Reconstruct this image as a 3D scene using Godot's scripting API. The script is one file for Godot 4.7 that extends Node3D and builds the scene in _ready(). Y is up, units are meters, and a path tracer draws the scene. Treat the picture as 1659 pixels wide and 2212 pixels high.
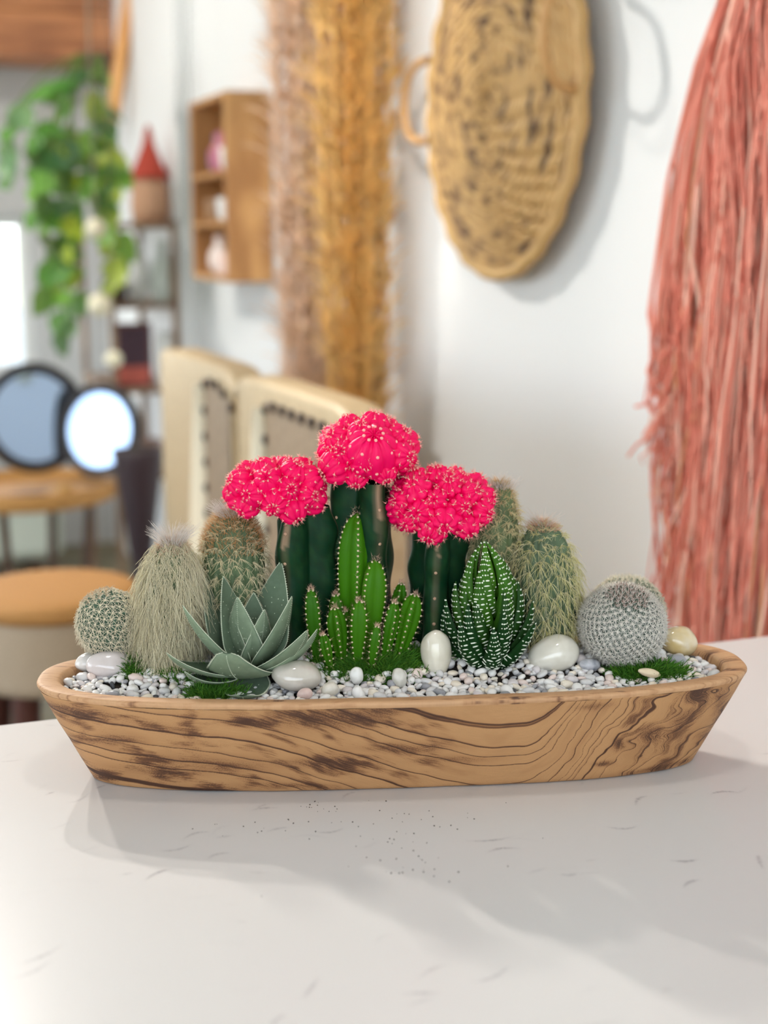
extends Node3D
# A long carved wooden bowl of cacti and succulents on a marble worktop, in a bright shop. Metres, y up, worktop at 0.92.

const TOP := 0.92
const ROOM_TURN := deg_to_rad(20.7)       # the room's long axis against the view
const BOWL_AT := Vector3(0.0094, 0.92, -0.9651)
const BOWL_TURN := 0.0828

var rng := RandomNumberGenerator.new()
var room: Transform3D
var bowl: Transform3D
var taken := {}
var mats := {}


class MeshKit:
	var v := PackedVector3Array()
	var n := PackedVector3Array()
	var c := PackedColorArray()
	var uv := PackedVector2Array()
	var ix := PackedInt32Array()

	# rows of nu points each; wrap joins the last point of a row to the first
	func grid(p: PackedVector3Array, nu: int, wrap: bool, col: PackedColorArray, uvs := PackedVector2Array()) -> void:
		var nv := p.size() / nu
		var start := v.size()
		var nn := PackedVector3Array()
		nn.resize(p.size())
		var last := nu if wrap else nu - 1
		for j in nv - 1:
			for i in last:
				var a := j * nu + i
				var b := j * nu + (i + 1) % nu
				var d := a + nu
				var e := b + nu
				var f1 := (p[d] - p[a]).cross(p[b] - p[a])
				var f2 := (p[d] - p[b]).cross(p[e] - p[b])
				nn[a] += f1
				nn[b] += f1 + f2
				nn[d] += f1 + f2
				nn[e] += f2
				ix.append_array([start + a, start + b, start + d, start + b, start + e, start + d])
		for i in nn.size():
			nn[i] = nn[i].normalized()
		v.append_array(p)
		n.append_array(nn)
		if col.size() == 1:
			var f := PackedColorArray()
			f.resize(p.size())
			f.fill(col[0])
			c.append_array(f)
		else:
			c.append_array(col)
		if uvs.size():
			uv.append_array(uvs)
		else:
			var z := PackedVector2Array()
			z.resize(p.size())
			uv.append_array(z)

	func tube(pts: PackedVector3Array, r0: float, r1: float, sides: int, c0: Color, c1: Color) -> void:
		var k := pts.size()
		var start := v.size()
		var t := (pts[1] - pts[0]).normalized()
		var nn := t.cross(Vector3(0.31, 0.87, 0.39)).normalized()
		for j in k:
			if j > 0:
				t = (pts[mini(j + 1, k - 1)] - pts[j - 1]).normalized()
				nn = (nn - t * nn.dot(t)).normalized()
			var b := t.cross(nn)
			var s := float(j) / (k - 1)
			var r := lerpf(r0, r1, s)
			var cc := c0.lerp(c1, s)
			for i in sides:
				var a := TAU * i / sides
				var d := nn * cos(a) + b * sin(a)
				v.append(pts[j] + d * r)
				n.append(d)
				c.append(cc)
				uv.append(Vector2(float(i) / sides, s))
		for j in k - 1:
			for i in sides:
				var a := start + j * sides + i
				var b := start + j * sides + (i + 1) % sides
				ix.append_array([a, a + sides, b, b, a + sides, b + sides])

	func spike(p: Vector3, tip: Vector3, r: float, c0: Color, c1: Color) -> void:
		var start := v.size()
		var t := (tip - p).normalized()
		var nn := t.cross(Vector3(0.31, 0.87, 0.39)).normalized()
		var b := t.cross(nn)
		for i in 3:
			var d := nn * cos(TAU * i / 3) + b * sin(TAU * i / 3)
			v.append(p + d * r)
			n.append(d)
			c.append(c0)
			uv.append(Vector2.ZERO)
		v.append(tip)
		n.append(t)
		c.append(c1)
		uv.append(Vector2.ZERO)
		for i in 3:
			ix.append_array([start + i, start + 3, start + (i + 1) % 3])

	# a small ball squashed along its own axis
	func bead(at: Vector3, axis: Vector3, r: float, flat: float, col: Color, wide := 1.0, side := Vector3.ZERO) -> void:
		var z := axis.normalized()
		var x := side.normalized() if side != Vector3.ZERO else z.cross(Vector3(0.31, 0.87, 0.39)).normalized()
		x = (x - z * x.dot(z)).normalized()
		var y := z.cross(x)
		var p := PackedVector3Array()
		for j in 5:
			var th := PI * (j + 0.02) / 4.04
			for i in 6:
				var ph := TAU * i / 6
				p.append(at + (x * cos(ph) * wide + y * sin(ph)) * r * sin(th) + z * r * flat * cos(th))
		grid(p, 6, true, [col])

	func box(lo: Vector3, hi: Vector3, bevel := 0.0, col := Color.WHITE) -> void:
		var m := (lo + hi) / 2
		var h := (hi - lo) / 2
		var b := minf(bevel, minf(h.x, minf(h.y, h.z)) * 0.49)
		var rows := [[-h.y, b], [-h.y + b, 0.0], [h.y - b, 0.0], [h.y, b]] if b > 0 else [[-h.y, 0.0], [h.y, 0.0]]
		var ring := func(y: float, ins: float) -> PackedVector3Array:
			var X := h.x - ins
			var Z := h.z - ins
			var k := b - ins * 0.6 if b > 0 else 0.0
			if b <= 0:
				return PackedVector3Array([m + Vector3(-X, y, -Z), m + Vector3(X, y, -Z), m + Vector3(X, y, Z), m + Vector3(-X, y, Z)])
			return PackedVector3Array([m + Vector3(-X + k, y, -Z), m + Vector3(X - k, y, -Z), m + Vector3(X, y, -Z + k), m + Vector3(X, y, Z - k), m + Vector3(X - k, y, Z), m + Vector3(-X + k, y, Z), m + Vector3(-X, y, Z - k), m + Vector3(-X, y, -Z + k)])
		var rings := []
		for r in rows:
			rings.append(ring.call(r[0], r[1]))
		for j in rings.size() - 1:
			var a: PackedVector3Array = rings[j]
			var d: PackedVector3Array = rings[j + 1]
			for i in a.size():
				var e := (i + 1) % a.size()
				quad(a[i], a[e], d[e], d[i], col)
		fan(rings[0], -1.0, col)
		fan(rings[-1], 1.0, col)

	func quad(a: Vector3, b: Vector3, d: Vector3, e: Vector3, col := Color.WHITE) -> void:
		var s := v.size()
		var nn := (d - a).cross(b - a).normalized()
		for p in [a, b, d, e]:
			v.append(p)
			n.append(nn)
			c.append(col)
			uv.append(Vector2.ZERO)
		ix.append_array([s, s + 1, s + 2, s, s + 2, s + 3])

	func fan(ring: PackedVector3Array, up: float, col: Color) -> void:
		var s := v.size()
		var m := Vector3.ZERO
		for p in ring:
			m += p / ring.size()
		v.append(m)
		v.append_array(ring)
		var a := (ring[0] - m).cross(ring[1] - m).normalized()
		var flip := a.y * up > 0
		if absf(a.y) < 0.01:
			flip = up > 0
		for i in ring.size() + 1:
			n.append(a if flip else -a)
			c.append(col)
			uv.append(Vector2.ZERO)
		for i in ring.size():
			var p := s + 1 + i
			var q := s + 1 + (i + 1) % ring.size()
			ix.append_array([s, q, p] if flip else [s, p, q])

	# turned shape about the y axis: profile of Vector2(radius, height)
	func lathe(profile: PackedVector2Array, at: Vector3, sides: int, col: PackedColorArray) -> void:
		var p := PackedVector3Array()
		var cc := PackedColorArray()
		for j in profile.size():
			for i in sides:
				var a := -TAU * i / sides
				p.append(at + Vector3(cos(a) * profile[j].x, profile[j].y, sin(a) * profile[j].x))
				cc.append(col[mini(j, col.size() - 1)])
		grid(p, sides, true, cc)

	func mesh() -> ArrayMesh:
		var a := []
		a.resize(Mesh.ARRAY_MAX)
		a[Mesh.ARRAY_VERTEX] = v
		a[Mesh.ARRAY_NORMAL] = n
		a[Mesh.ARRAY_COLOR] = c
		a[Mesh.ARRAY_TEX_UV] = uv
		a[Mesh.ARRAY_INDEX] = ix
		var m := ArrayMesh.new()
		m.add_surface_from_arrays(Mesh.PRIMITIVE_TRIANGLES, a)
		return m


func rgb(r: float, g: float, b: float) -> Color:          # 0..255 as seen, to linear for vertex colours
	return Color(r / 255, g / 255, b / 255).srgb_to_linear()


func mat(key: String, col := Color.WHITE, rough := 0.7, vertex := false) -> StandardMaterial3D:
	if mats.has(key):
		return mats[key]
	var m := StandardMaterial3D.new()
	m.resource_name = key
	m.albedo_color = col
	m.roughness = rough
	m.vertex_color_use_as_albedo = vertex
	mats[key] = m
	return m


func s8(r: int, g: int, b: int) -> Color:
	return Color8(r, g, b)


func numbered(called: String) -> String:
	if not taken.has(called):
		taken[called] = 0
		return called
	taken[called] += 1
	return "%s_%03d" % [called, taken[called]]


func thing(called: String, label: String, category: String, at: Transform3D, group := "") -> Node3D:
	var o := Node3D.new()
	o.name = numbered(called)
	add_child(o)
	o.transform = at
	tag(o, label, category, group)
	return o


func tag(o: Node, label: String, category: String, group := "") -> void:
	o.set_meta("label", label)
	o.set_meta("category", category)
	if group:
		o.set_meta("group", group)


func part(called: String, mesh: Mesh, m: Material, parent: Node, at := Transform3D()) -> MeshInstance3D:
	var o := MeshInstance3D.new()
	o.name = called
	o.mesh = mesh
	o.material_override = m
	o.transform = at
	parent.add_child(o, true)
	return o


func solo(called: String, mesh: Mesh, m: Material, at: Transform3D, label: String, category: String, group := "") -> MeshInstance3D:
	var o := MeshInstance3D.new()
	o.name = numbered(called)
	o.mesh = mesh
	o.material_override = m
	add_child(o)
	o.transform = at
	tag(o, label, category, group)
	return o


func struct(called: String, mesh: Mesh, m: Material, at := Transform3D(), label := "") -> MeshInstance3D:
	var o := MeshInstance3D.new()
	o.name = called
	o.mesh = mesh
	o.material_override = m
	add_child(o)
	o.transform = at
	o.set_meta("kind", "structure")
	if label:
		o.set_meta("label", label)
	return o


func block(lo: Vector3, hi: Vector3, bevel := 0.0, col := Color.WHITE) -> ArrayMesh:
	var k := MeshKit.new()
	k.box(lo, hi, bevel, col)
	return k.mesh()


func arc(a: Vector3, b: Vector3, d: Vector3, k: int) -> PackedVector3Array:      # quadratic curve
	var p := PackedVector3Array()
	for i in k + 1:
		var t := float(i) / k
		p.append(a * (1 - t) * (1 - t) + b * 2 * t * (1 - t) + d * t * t)
	return p


func rv(s: float) -> Vector3:
	return Vector3(rng.randf_range(-s, s), rng.randf_range(-s, s), rng.randf_range(-s, s))


func noise(freq: float, seed_: int, oct := 3) -> FastNoiseLite:
	var f := FastNoiseLite.new()
	f.noise_type = FastNoiseLite.TYPE_SIMPLEX_SMOOTH
	f.frequency = freq
	f.seed = seed_
	f.fractal_octaves = oct
	return f


func shifted(at: Transform3D, x: float, y: float, z: float, turn := 0.0) -> Transform3D:
	return at * Transform3D(Basis(Vector3.UP, turn), Vector3(x, y, z))


func inside_bowl(x: float, z: float) -> float:
	return pow(absf(x) / 0.2345, 2.6) + pow(absf(z) / 0.0615, 2.6)


func fill_height(x: float, z: float) -> float:           # top of the soil, in the bowl's own axes
	var s := inside_bowl(x, z)
	return 0.0625 + 0.0135 * smoothstep(0.035, -0.035, z) * clampf(1.0 - s * s, 0.0, 1.0)


func _ready() -> void:
	rng.seed = 7
	room = Transform3D(Basis(Vector3.UP, ROOM_TURN), Vector3.ZERO)
	bowl = Transform3D(Basis(Vector3.UP, BOWL_TURN), BOWL_AT)
	make_view()
	make_room()
	make_worktop()
	make_bowl()
	make_gravel()
	make_stones()
	make_grafted_cacti()
	make_fairy_castle()
	make_haworthia()
	make_aloe()
	make_hairy_cacti()
	make_globe_cacti()
	make_moss()
	make_wall_basket()
	make_hanging_strands()
	make_dried_grass()
	make_chairs()
	make_shelves()
	make_far_corner()
	make_trailing_plant()
	make_crumbs()


func lamp(called: String, at: Vector3, aim: Vector3, energy: float, size: float, angle: float, col: Color) -> void:
	# a small spotlight head hung from the ceiling: stem, can, glowing face, and the light it gives
	var dir := (aim - at).normalized()
	var o := thing(called, {"ceiling_spotlight": "white ceiling spotlight head on a short stem above the worktop", "track_spotlight": "white spotlight head on a stem turned to the woven basket", "added_corner_spotlight": "added white spotlight head brightening the far corner and display rack", "added_grass_spotlight": "added white spotlight head brightening the dried grass bundles", "counter_pendant": "white pendant spotlight hung over the worktop"}[called], "light", Transform3D(Basis(), at), "ceiling spotlights")
	var k := MeshKit.new()
	var b := Basis.looking_at(dir, Vector3.UP if absf(dir.y) < 0.98 else Vector3.RIGHT)
	k.lathe([Vector2(0.0, 0.0), Vector2(size + 0.012, 0.0), Vector2(size + 0.014, 0.02), Vector2(size + 0.012, 0.13), Vector2(size + 0.008, 0.13), Vector2(size + 0.008, 0.10)], Vector3(0, -0.11, 0), 20, [Color(0.8, 0.8, 0.8)])
	var can := part("can", k.mesh(), mat("lamp_white", s8(225, 225, 222), 0.4), o, Transform3D(b * Basis(Vector3.RIGHT, -PI / 2), Vector3.ZERO))
	can.position = -dir * 0.06
	k = MeshKit.new()
	k.tube([Vector3(0, 0.02, 0) - dir * 0.12, Vector3(0, 2.79 - at.y, 0) - dir * 0.12], 0.009, 0.009, 8, Color.WHITE, Color.WHITE)
	part("stem", k.mesh(), mat("lamp_white"), o)
	k = MeshKit.new()
	k.lathe([Vector2(0.0, 0.0), Vector2(size, 0.0), Vector2(size, 0.004)], Vector3.ZERO, 20, [Color.WHITE])
	var glow := mat("lamp_glow", s8(255, 246, 232), 0.5)
	glow.emission_enabled = true
	glow.emission = Color(1, 0.94, 0.84)
	glow.emission_energy_multiplier = 4.0
	var face := part("lamp_face", k.mesh(), glow, o, Transform3D(b * Basis(Vector3.RIGHT, -PI / 2), Vector3.ZERO))
	face.position = -dir * 0.03
	var l := SpotLight3D.new()
	l.name = "beam"
	l.light_color = col
	l.light_energy = energy
	l.light_size = size
	l.spot_angle = angle
	l.spot_angle_attenuation = 0.6
	l.spot_range = 14
	l.spot_attenuation = 2
	l.shadow_enabled = true
	o.add_child(l)
	l.transform = Transform3D(b, dir * 0.03)


func make_view() -> void:
	var cam := Camera3D.new()
	cam.name = "camera"
	cam.fov = rad_to_deg(2 * atan(1106.0 / 3067.0))
	cam.position = Vector3(0, 1.291, 0)
	cam.rotation_degrees = Vector3(-11.0, 0, 0)
	cam.near = 0.05
	cam.far = 60
	var lens := CameraAttributesPhysical.new()
	lens.frustum_focal_length = 33.277      # with a 24 mm high frame: the lens that took the picture
	lens.frustum_focus_distance = 0.978
	lens.exposure_aperture = 2.75
	cam.attributes = lens
	add_child(cam)
	cam.current = true
	var we := WorldEnvironment.new()
	we.name = "surroundings"
	var e := Environment.new()
	e.background_mode = Environment.BG_SKY
	var sky := Sky.new()
	var sm := ProceduralSkyMaterial.new()
	sm.sky_top_color = s8(196, 212, 232)
	sm.sky_horizon_color = s8(236, 243, 250)
	sm.ground_bottom_color = s8(150, 160, 130)
	sm.ground_horizon_color = s8(205, 215, 190)
	sky.sky_material = sm
	e.sky = sky
	e.background_energy_multiplier = 5.0
	e.tonemap_mode = Environment.TONE_MAPPER_LINEAR
	e.tonemap_exposure = 1.06
	e.sdfgi_enabled = true
	e.ssao_enabled = true
	e.ssil_enabled = true
	we.environment = e
	add_child(we)
	# area lights at the glazed openings; shopfront and side are added fill
	daylight("added_fill_shopfront", room * Vector3(-1.5, 1.45, 2.35), room.basis * Vector3(0, 0, -1), Vector2(4.4, 2.3), 2.6, s8(242, 247, 255))  # unseen opening behind the viewer, added to fill from the front
	daylight("daylight_far_window", room * Vector3(-0.7, 1.06, -5.93), room.basis * Vector3(0, 0, 1), Vector2(2.8, 0.62), 1.2, s8(250, 252, 246))
	daylight("added_fill_side", room * Vector3(-3.93, 1.5, -2.6), room.basis * Vector3(1, 0, 0), Vector2(4.4, 2.0), 1.6, s8(242, 247, 255))  # unseen side opening, added as fill light
	# spotlights: one rakes along the right wall from its far end, a pair stands behind the bowl, one over it
	lamp("track_spotlight", room * Vector3(-0.55, 2.5, -3.75), room * Vector3(1.0, 1.2, -1.75), 3.6, 0.03, 40, s8(255, 250, 243))
	lamp("ceiling_spotlight", Vector3(-1.30, 2.5, -2.75), Vector3(0, 0.95, -0.95), 1.9, 0.022, 30, s8(255, 249, 241))
	lamp("ceiling_spotlight", Vector3(-1.02, 2.5, -2.95), Vector3(0, 0.95, -0.95), 1.4, 0.022, 30, s8(255, 249, 241))
	lamp("counter_pendant", Vector3(0.05, 2.35, -0.75), Vector3(0.05, 0.92, -0.9), 0.22, 0.07, 50, s8(255, 247, 238))
	lamp("added_grass_spotlight", room * Vector3(0.0, 2.55, -1.2), room * Vector3(0.95, 1.35, -2.95), 3.2, 0.04, 15, s8(255, 249, 241))  # added lamp, narrow beam only to brighten the grass bundles
	lamp("added_corner_spotlight", room * Vector3(-0.5, 2.5, -4.1), room * Vector3(1.0, 1.35, -4.7), 1.9, 0.05, 48, s8(255, 249, 241))  # added lamp, brightens the white wall and the far corner


func daylight(called: String, at: Vector3, dir: Vector3, size: Vector2, energy: float, col: Color) -> void:
	var l := AreaLight3D.new()
	l.name = called
	l.area_size = size
	l.light_color = col
	l.light_energy = energy
	l.area_range = 16
	l.area_attenuation = 2
	l.shadow_enabled = true
	add_child(l)
	l.transform = Transform3D(Basis.looking_at(dir, Vector3.UP), at)


func grained(key: String, a: Color, b: Color, scale: Vector3, rough: float, freq := 0.02, seed_ := 1, world := false) -> StandardMaterial3D:
	if mats.has(key):
		return mats[key]
	var m := mat(key, Color.WHITE, rough)
	var f := noise(freq, seed_, 4)
	var t := NoiseTexture2D.new()
	t.width = 256
	t.height = 256
	t.seamless = true
	t.noise = f
	var g := Gradient.new()
	g.set_color(0, a)
	g.set_color(1, b)
	g.set_offset(0, 0.25)
	g.set_offset(1, 0.75)
	t.color_ramp = g
	m.albedo_texture = t
	m.uv1_triplanar = true
	m.uv1_world_triplanar = world
	m.uv1_scale = scale
	return m


func window_at(called: String, lo: Vector3, hi: Vector3, across: bool, panes: int, label: String) -> void:
	# lo..hi: the opening; across: it lies in a wall whose normal is the room's z axis
	var o := Node3D.new()
	o.name = called
	add_child(o)
	o.transform = room
	o.set_meta("kind", "structure")
	o.set_meta("label", label)
	var white := mat("window_white", s8(232, 232, 228), 0.5)
	var ax := 0 if across else 2
	var bar := func(u0: float, u1: float, y0: float, y1: float) -> void:
		var a := lo
		var b := hi
		a[ax] = u0
		b[ax] = u1
		a.y = y0
		b.y = y1
		part("window_frame", block(a, b, 0.006), white, o)
	var t := 0.05
	bar.call(lo[ax], hi[ax], lo.y, lo.y + t)
	bar.call(lo[ax], hi[ax], hi.y - t, hi.y)
	var glass := mat("window_glass", Color(0.95, 0.98, 0.97, 0.06), 0.02)
	glass.transparency = BaseMaterial3D.TRANSPARENCY_ALPHA
	for i in panes + 1:
		var u := lerpf(lo[ax], hi[ax], float(i) / panes)
		bar.call(clampf(u - t / 2, lo[ax], hi[ax] - t), clampf(u + t / 2, lo[ax] + t, hi[ax]), lo.y + t, hi.y - t)
	for i in panes:
		var a := lo
		var b := hi
		a[ax] = lerpf(lo[ax], hi[ax], float(i) / panes) + t / 2
		b[ax] = lerpf(lo[ax], hi[ax], float(i + 1) / panes) - t / 2
		var other := 2 - ax
		var m := (lo[other] + hi[other]) / 2
		a[other] = m - 0.003
		b[other] = m + 0.003
		a.y = lo.y + t
		b.y = hi.y - t
		part("pane", block(a, b), glass, o)


func make_room() -> void:
	var wall := mat("wall_paint", s8(230, 231, 230), 0.75)
	var grey := mat("far_wall_paint", s8(196, 196, 194), 0.8)
	var H := 2.8
	# right wall, with a shallow pilaster at its far end
	struct("wall_right", block(Vector3(1.08, 0, -6.2), Vector3(1.25, H, 2.6)), wall, room, "smooth white painted wall")
	struct("trim_1", block(Vector3(1.03, 0, -6.0), Vector3(1.08, H, -4.6), 0.004), wall, room, "white pilaster at the far end of the white wall")
	# far wall round its window opening (x -2.1..0.74, y 0.72..1.38)
	var k := MeshKit.new()
	k.box(Vector3(-4.2, 0, -6.2), Vector3(-2.1, H, -6.0))
	k.box(Vector3(0.74, 0, -6.2), Vector3(1.08, H, -6.0))
	k.box(Vector3(-2.1, 0, -6.2), Vector3(0.74, 0.72, -6.0))
	k.box(Vector3(-2.1, 1.38, -6.2), Vector3(0.74, H, -6.0))
	struct("wall_far", k.mesh(), grey, room, "grey far wall with a wide low window")
	window_at("window_1", Vector3(-2.1, 0.72, -6.14), Vector3(0.74, 1.38, -6.06), true, 3, "bright window in the grey far wall")
	# left wall round a side window added for fill light
	k = MeshKit.new()
	k.box(Vector3(-4.2, 0, -6.2), Vector3(-4.0, H, -4.9))
	k.box(Vector3(-4.2, 0, -0.3), Vector3(-4.0, H, 2.6))
	k.box(Vector3(-4.2, 0, -4.9), Vector3(-4.0, 0.45, -0.3))
	k.box(Vector3(-4.2, 2.55, -4.9), Vector3(-4.0, H, -0.3))
	struct("wall_left", k.mesh(), wall, room, "white wall with an added broad side window")
	window_at("added_window_3", Vector3(-4.14, 0.45, -4.9), Vector3(-4.06, 2.55, -0.3), false, 3, "added broad side window for fill light")
	# near wall behind the viewer; its glazed shopfront is added for front fill
	k = MeshKit.new()
	k.box(Vector3(-4.2, 0, 2.4), Vector3(-3.8, H, 2.6))
	k.box(Vector3(0.8, 0, 2.4), Vector3(1.08, H, 2.6))
	k.box(Vector3(-3.8, 0, 2.4), Vector3(0.8, 0.25, 2.6))
	k.box(Vector3(-3.8, 2.65, 2.4), Vector3(0.8, H, 2.6))
	struct("wall_near", k.mesh(), wall, room, "white wall round the added glazed shopfront")
	window_at("added_window_2", Vector3(-3.8, 0.25, 2.44), Vector3(0.8, 2.65, 2.52), true, 4, "added tall glazed shopfront behind the viewer for fill light")
	struct("ceiling", block(Vector3(-4.2, H, -6.2), Vector3(1.25, H + 0.15, 2.6)), mat("ceiling_paint", s8(240, 240, 237), 0.8), room, "flat white ceiling")
	# floor boards: the far ones are out of sight of the worktop's edge, so the boards are one surface with grain
	struct("floor", block(Vector3(-4.2, -0.12, -6.2), Vector3(1.25, 0, 2.6)), grained("floor_wood", s8(96, 90, 68), s8(140, 128, 98), Vector3(0.5, 0.5, 3.0), 0.5, 0.03, 3), room, "olive brown wooden floor")
	struct("baseboard_right", block(Vector3(1.062, 0, -4.6), Vector3(1.08, 0.1, 2.4), 0.003), wall, room)
	# dropped timber header and a slanting brace in the far corner
	var timber := grained("timber", s8(148, 94, 60), s8(196, 132, 86), Vector3(0.35, 2.2, 2.2), 0.6, 0.02, 9)
	var o := Node3D.new()
	o.name = "trim_2"
	add_child(o)
	o.transform = room
	o.set_meta("kind", "structure")
	o.set_meta("label", "brown timber header boards above the grey far wall")
	for i in 5:
		part("board", block(Vector3(-4.0, 1.945 + i * 0.171, -5.99), Vector3(1.03, 1.945 + i * 0.171 + 0.168, -5.62), 0.004), timber, o)
	k = MeshKit.new()
	var a := Vector3(0.955, 1.70, -5.3)
	var b := Vector3(1.075, 2.33, -5.3)
	for q in [[a, b]]:
		k.tube([a, b, b + (b - a) * 0.7], 0.032, 0.032, 4, Color.WHITE, Color.WHITE)
	struct("trim_3", k.mesh(), grained("pale_timber", s8(206, 142, 78), s8(232, 178, 112), Vector3(2, 0.4, 2), 0.55, 0.02, 12), room, "slanting honey coloured timber brace")
	# paving outside the shop
	struct("ground_outside", block(Vector3(-25, -0.3, -30), Vector3(25, -0.15, 25)), grained("paving", s8(150, 150, 142), s8(186, 184, 174), Vector3(0.3, 0.3, 0.3), 0.9), room, "grey paving outside the shop")


func make_worktop() -> void:
	# white quartz with short grey wisps; the slab's own axes are the room's
	var W := 1536
	var lo := Vector2(-0.05, -1.13)
	var span := 0.72
	var px := W / span
	var im := Image.create(W, W, false, Image.FORMAT_RGB8)
	var fine := noise(0.05, 22, 2)
	var vein := PackedFloat32Array()
	vein.resize(W * W)
	var strokes := []
	for q in [[0.152, -0.783, 0.011, 0.5, 0.6], [0.357, -0.755, 0.016, -0.15, 0.5], [0.3578, -0.742, 0.011, -0.1, 0.5], [0.454, -0.686, 0.009, -0.3, 0.7], [0.441, -0.661, 0.008, 0.35, 0.6], [0.478, -0.781, 0.010, 0.6, 0.6], [0.5375, -0.7716, 0.011, -0.2, 0.55], [0.496, -0.6705, 0.010, 1.1, 0.6], [0.186, -0.831, 0.010, 0.3, 0.4], [0.17, -0.811, 0.010, 0.1, 0.4], [0.192, -0.796, 0.008, 0.2, 0.4], [0.075, -0.706, 0.014, 0.5, 0.35], [0.068, -0.691, 0.013, 0.5, 0.3], [0.288, -0.603, 0.013, 0.35, 0.45], [0.247, -0.6015, 0.010, -0.3, 0.4], [0.444, -0.741, 0.010, -0.3, 0.5], [0.237, -0.8194, 0.008, 0.1, 0.35], [0.38, -0.694, 0.006, -0.2, 0.4]]:
		strokes.append(q)
	for i in 190:
		strokes.append([rng.randf_range(lo.x, lo.x + span), rng.randf_range(lo.y, lo.y + span), rng.randf_range(0.003, 0.012), rng.randf_range(-0.6, 0.9), pow(rng.randf(), 2.0) * 0.42])
	for s in strokes:
		var bend := rng.randf_range(-0.5, 0.5)
		var steps := int(s[2] * 2 * px)
		for i in steps:
			var t := float(i) / steps * 2 - 1
			var x: float = s[0] + cos(s[3]) * t * s[2] + rng.randf_range(-0.0003, 0.0003)
			var y: float = s[1] - sin(s[3]) * t * s[2] + bend * s[2] * t * t
			var wide := 1.6 + 2.0 * rng.randf() * (1 - absf(t))
			var amt: float = s[4] * (1 - t * t) * (0.55 + 0.45 * fine.get_noise_2d(x * 9000, y * 9000))
			var cx := int((x - lo.x) * px)
			var cy := int((y - lo.y) * px)
			for dy in range(-4, 5):
				for dx in range(-4, 5):
					if cx + dx < 0 or cy + dy < 0 or cx + dx >= W or cy + dy >= W:
						continue
					var d := (dx * dx + dy * dy) / (wide * wide)
					var at := (cy + dy) * W + cx + dx
					vein[at] = maxf(vein[at], amt * exp(-d * 1.1))
	var data := PackedByteArray()
	data.resize(W * W * 3)
	for y in W:
		for x in W:
			var d := vein[y * W + x]
			var at := (y * W + x) * 3
			data[at] = int(clampf(213 - d * 105, 0, 255))
			data[at + 1] = int(clampf(209 - d * 106, 0, 255))
			data[at + 2] = int(clampf(206 - d * 98, 0, 255))
	im.set_data(W, W, false, Image.FORMAT_RGB8, data)
	var m := mat("quartz", Color.WHITE, 0.28)
	m.metallic_specular = 0.35
	m.albedo_texture = ImageTexture.create_from_image(im)
	m.uv1_triplanar = true
	m.uv1_scale = Vector3(1 / span, 1 / span, 1 / span)
	m.uv1_offset = Vector3(-lo.x / span, 0, -lo.y / span)
	var slab := block(Vector3(-1.3, TOP - 0.04, -1.085), Vector3(1.062, TOP, -0.12), 0.003)
	solo("worktop", slab, m, room, "white quartz worktop with faint grey veins under the wooden bowl", "worktop")
	var o := thing("counter_cabinet", "white counter cabinet carrying the quartz worktop", "cabinet", shifted(room, 0, 0, 0))
	var paint := mat("cabinet_paint", s8(226, 224, 218), 0.5)
	part("body", block(Vector3(-1.26, 0.1, -1.04), Vector3(1.062, TOP - 0.04, -0.2), 0.003), paint, o)
	part("plinth", block(Vector3(-1.22, 0, -1.0), Vector3(1.062, 0.1, -0.25)), mat("plinth", s8(90, 86, 80), 0.6), o)
	for i in 4:
		var d := part("door", block(Vector3(-1.22 + i * 0.56, 0.13, -0.2), Vector3(-0.69 + i * 0.56, TOP - 0.07, -0.18), 0.003), paint, o)
		part("handle", block(Vector3(-0.76 + i * 0.56, 0.66, -0.18), Vector3(-0.745 + i * 0.56, 0.8, -0.155), 0.003), mat("steel", s8(170, 170, 170), 0.3), d)


func outline(L: float, W: float, k: int, e := 2.6) -> PackedVector2Array:
	var p := PackedVector2Array()
	for i in k:
		var a := -TAU * i / k
		# even spacing along the long sides
		var c := cos(a)
		var s := sin(a)
		p.append(Vector2(signf(c) * pow(absf(c), 2 / e) * L / 2, signf(s) * pow(absf(s), 2 / e) * W / 2))
	return p


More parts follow.
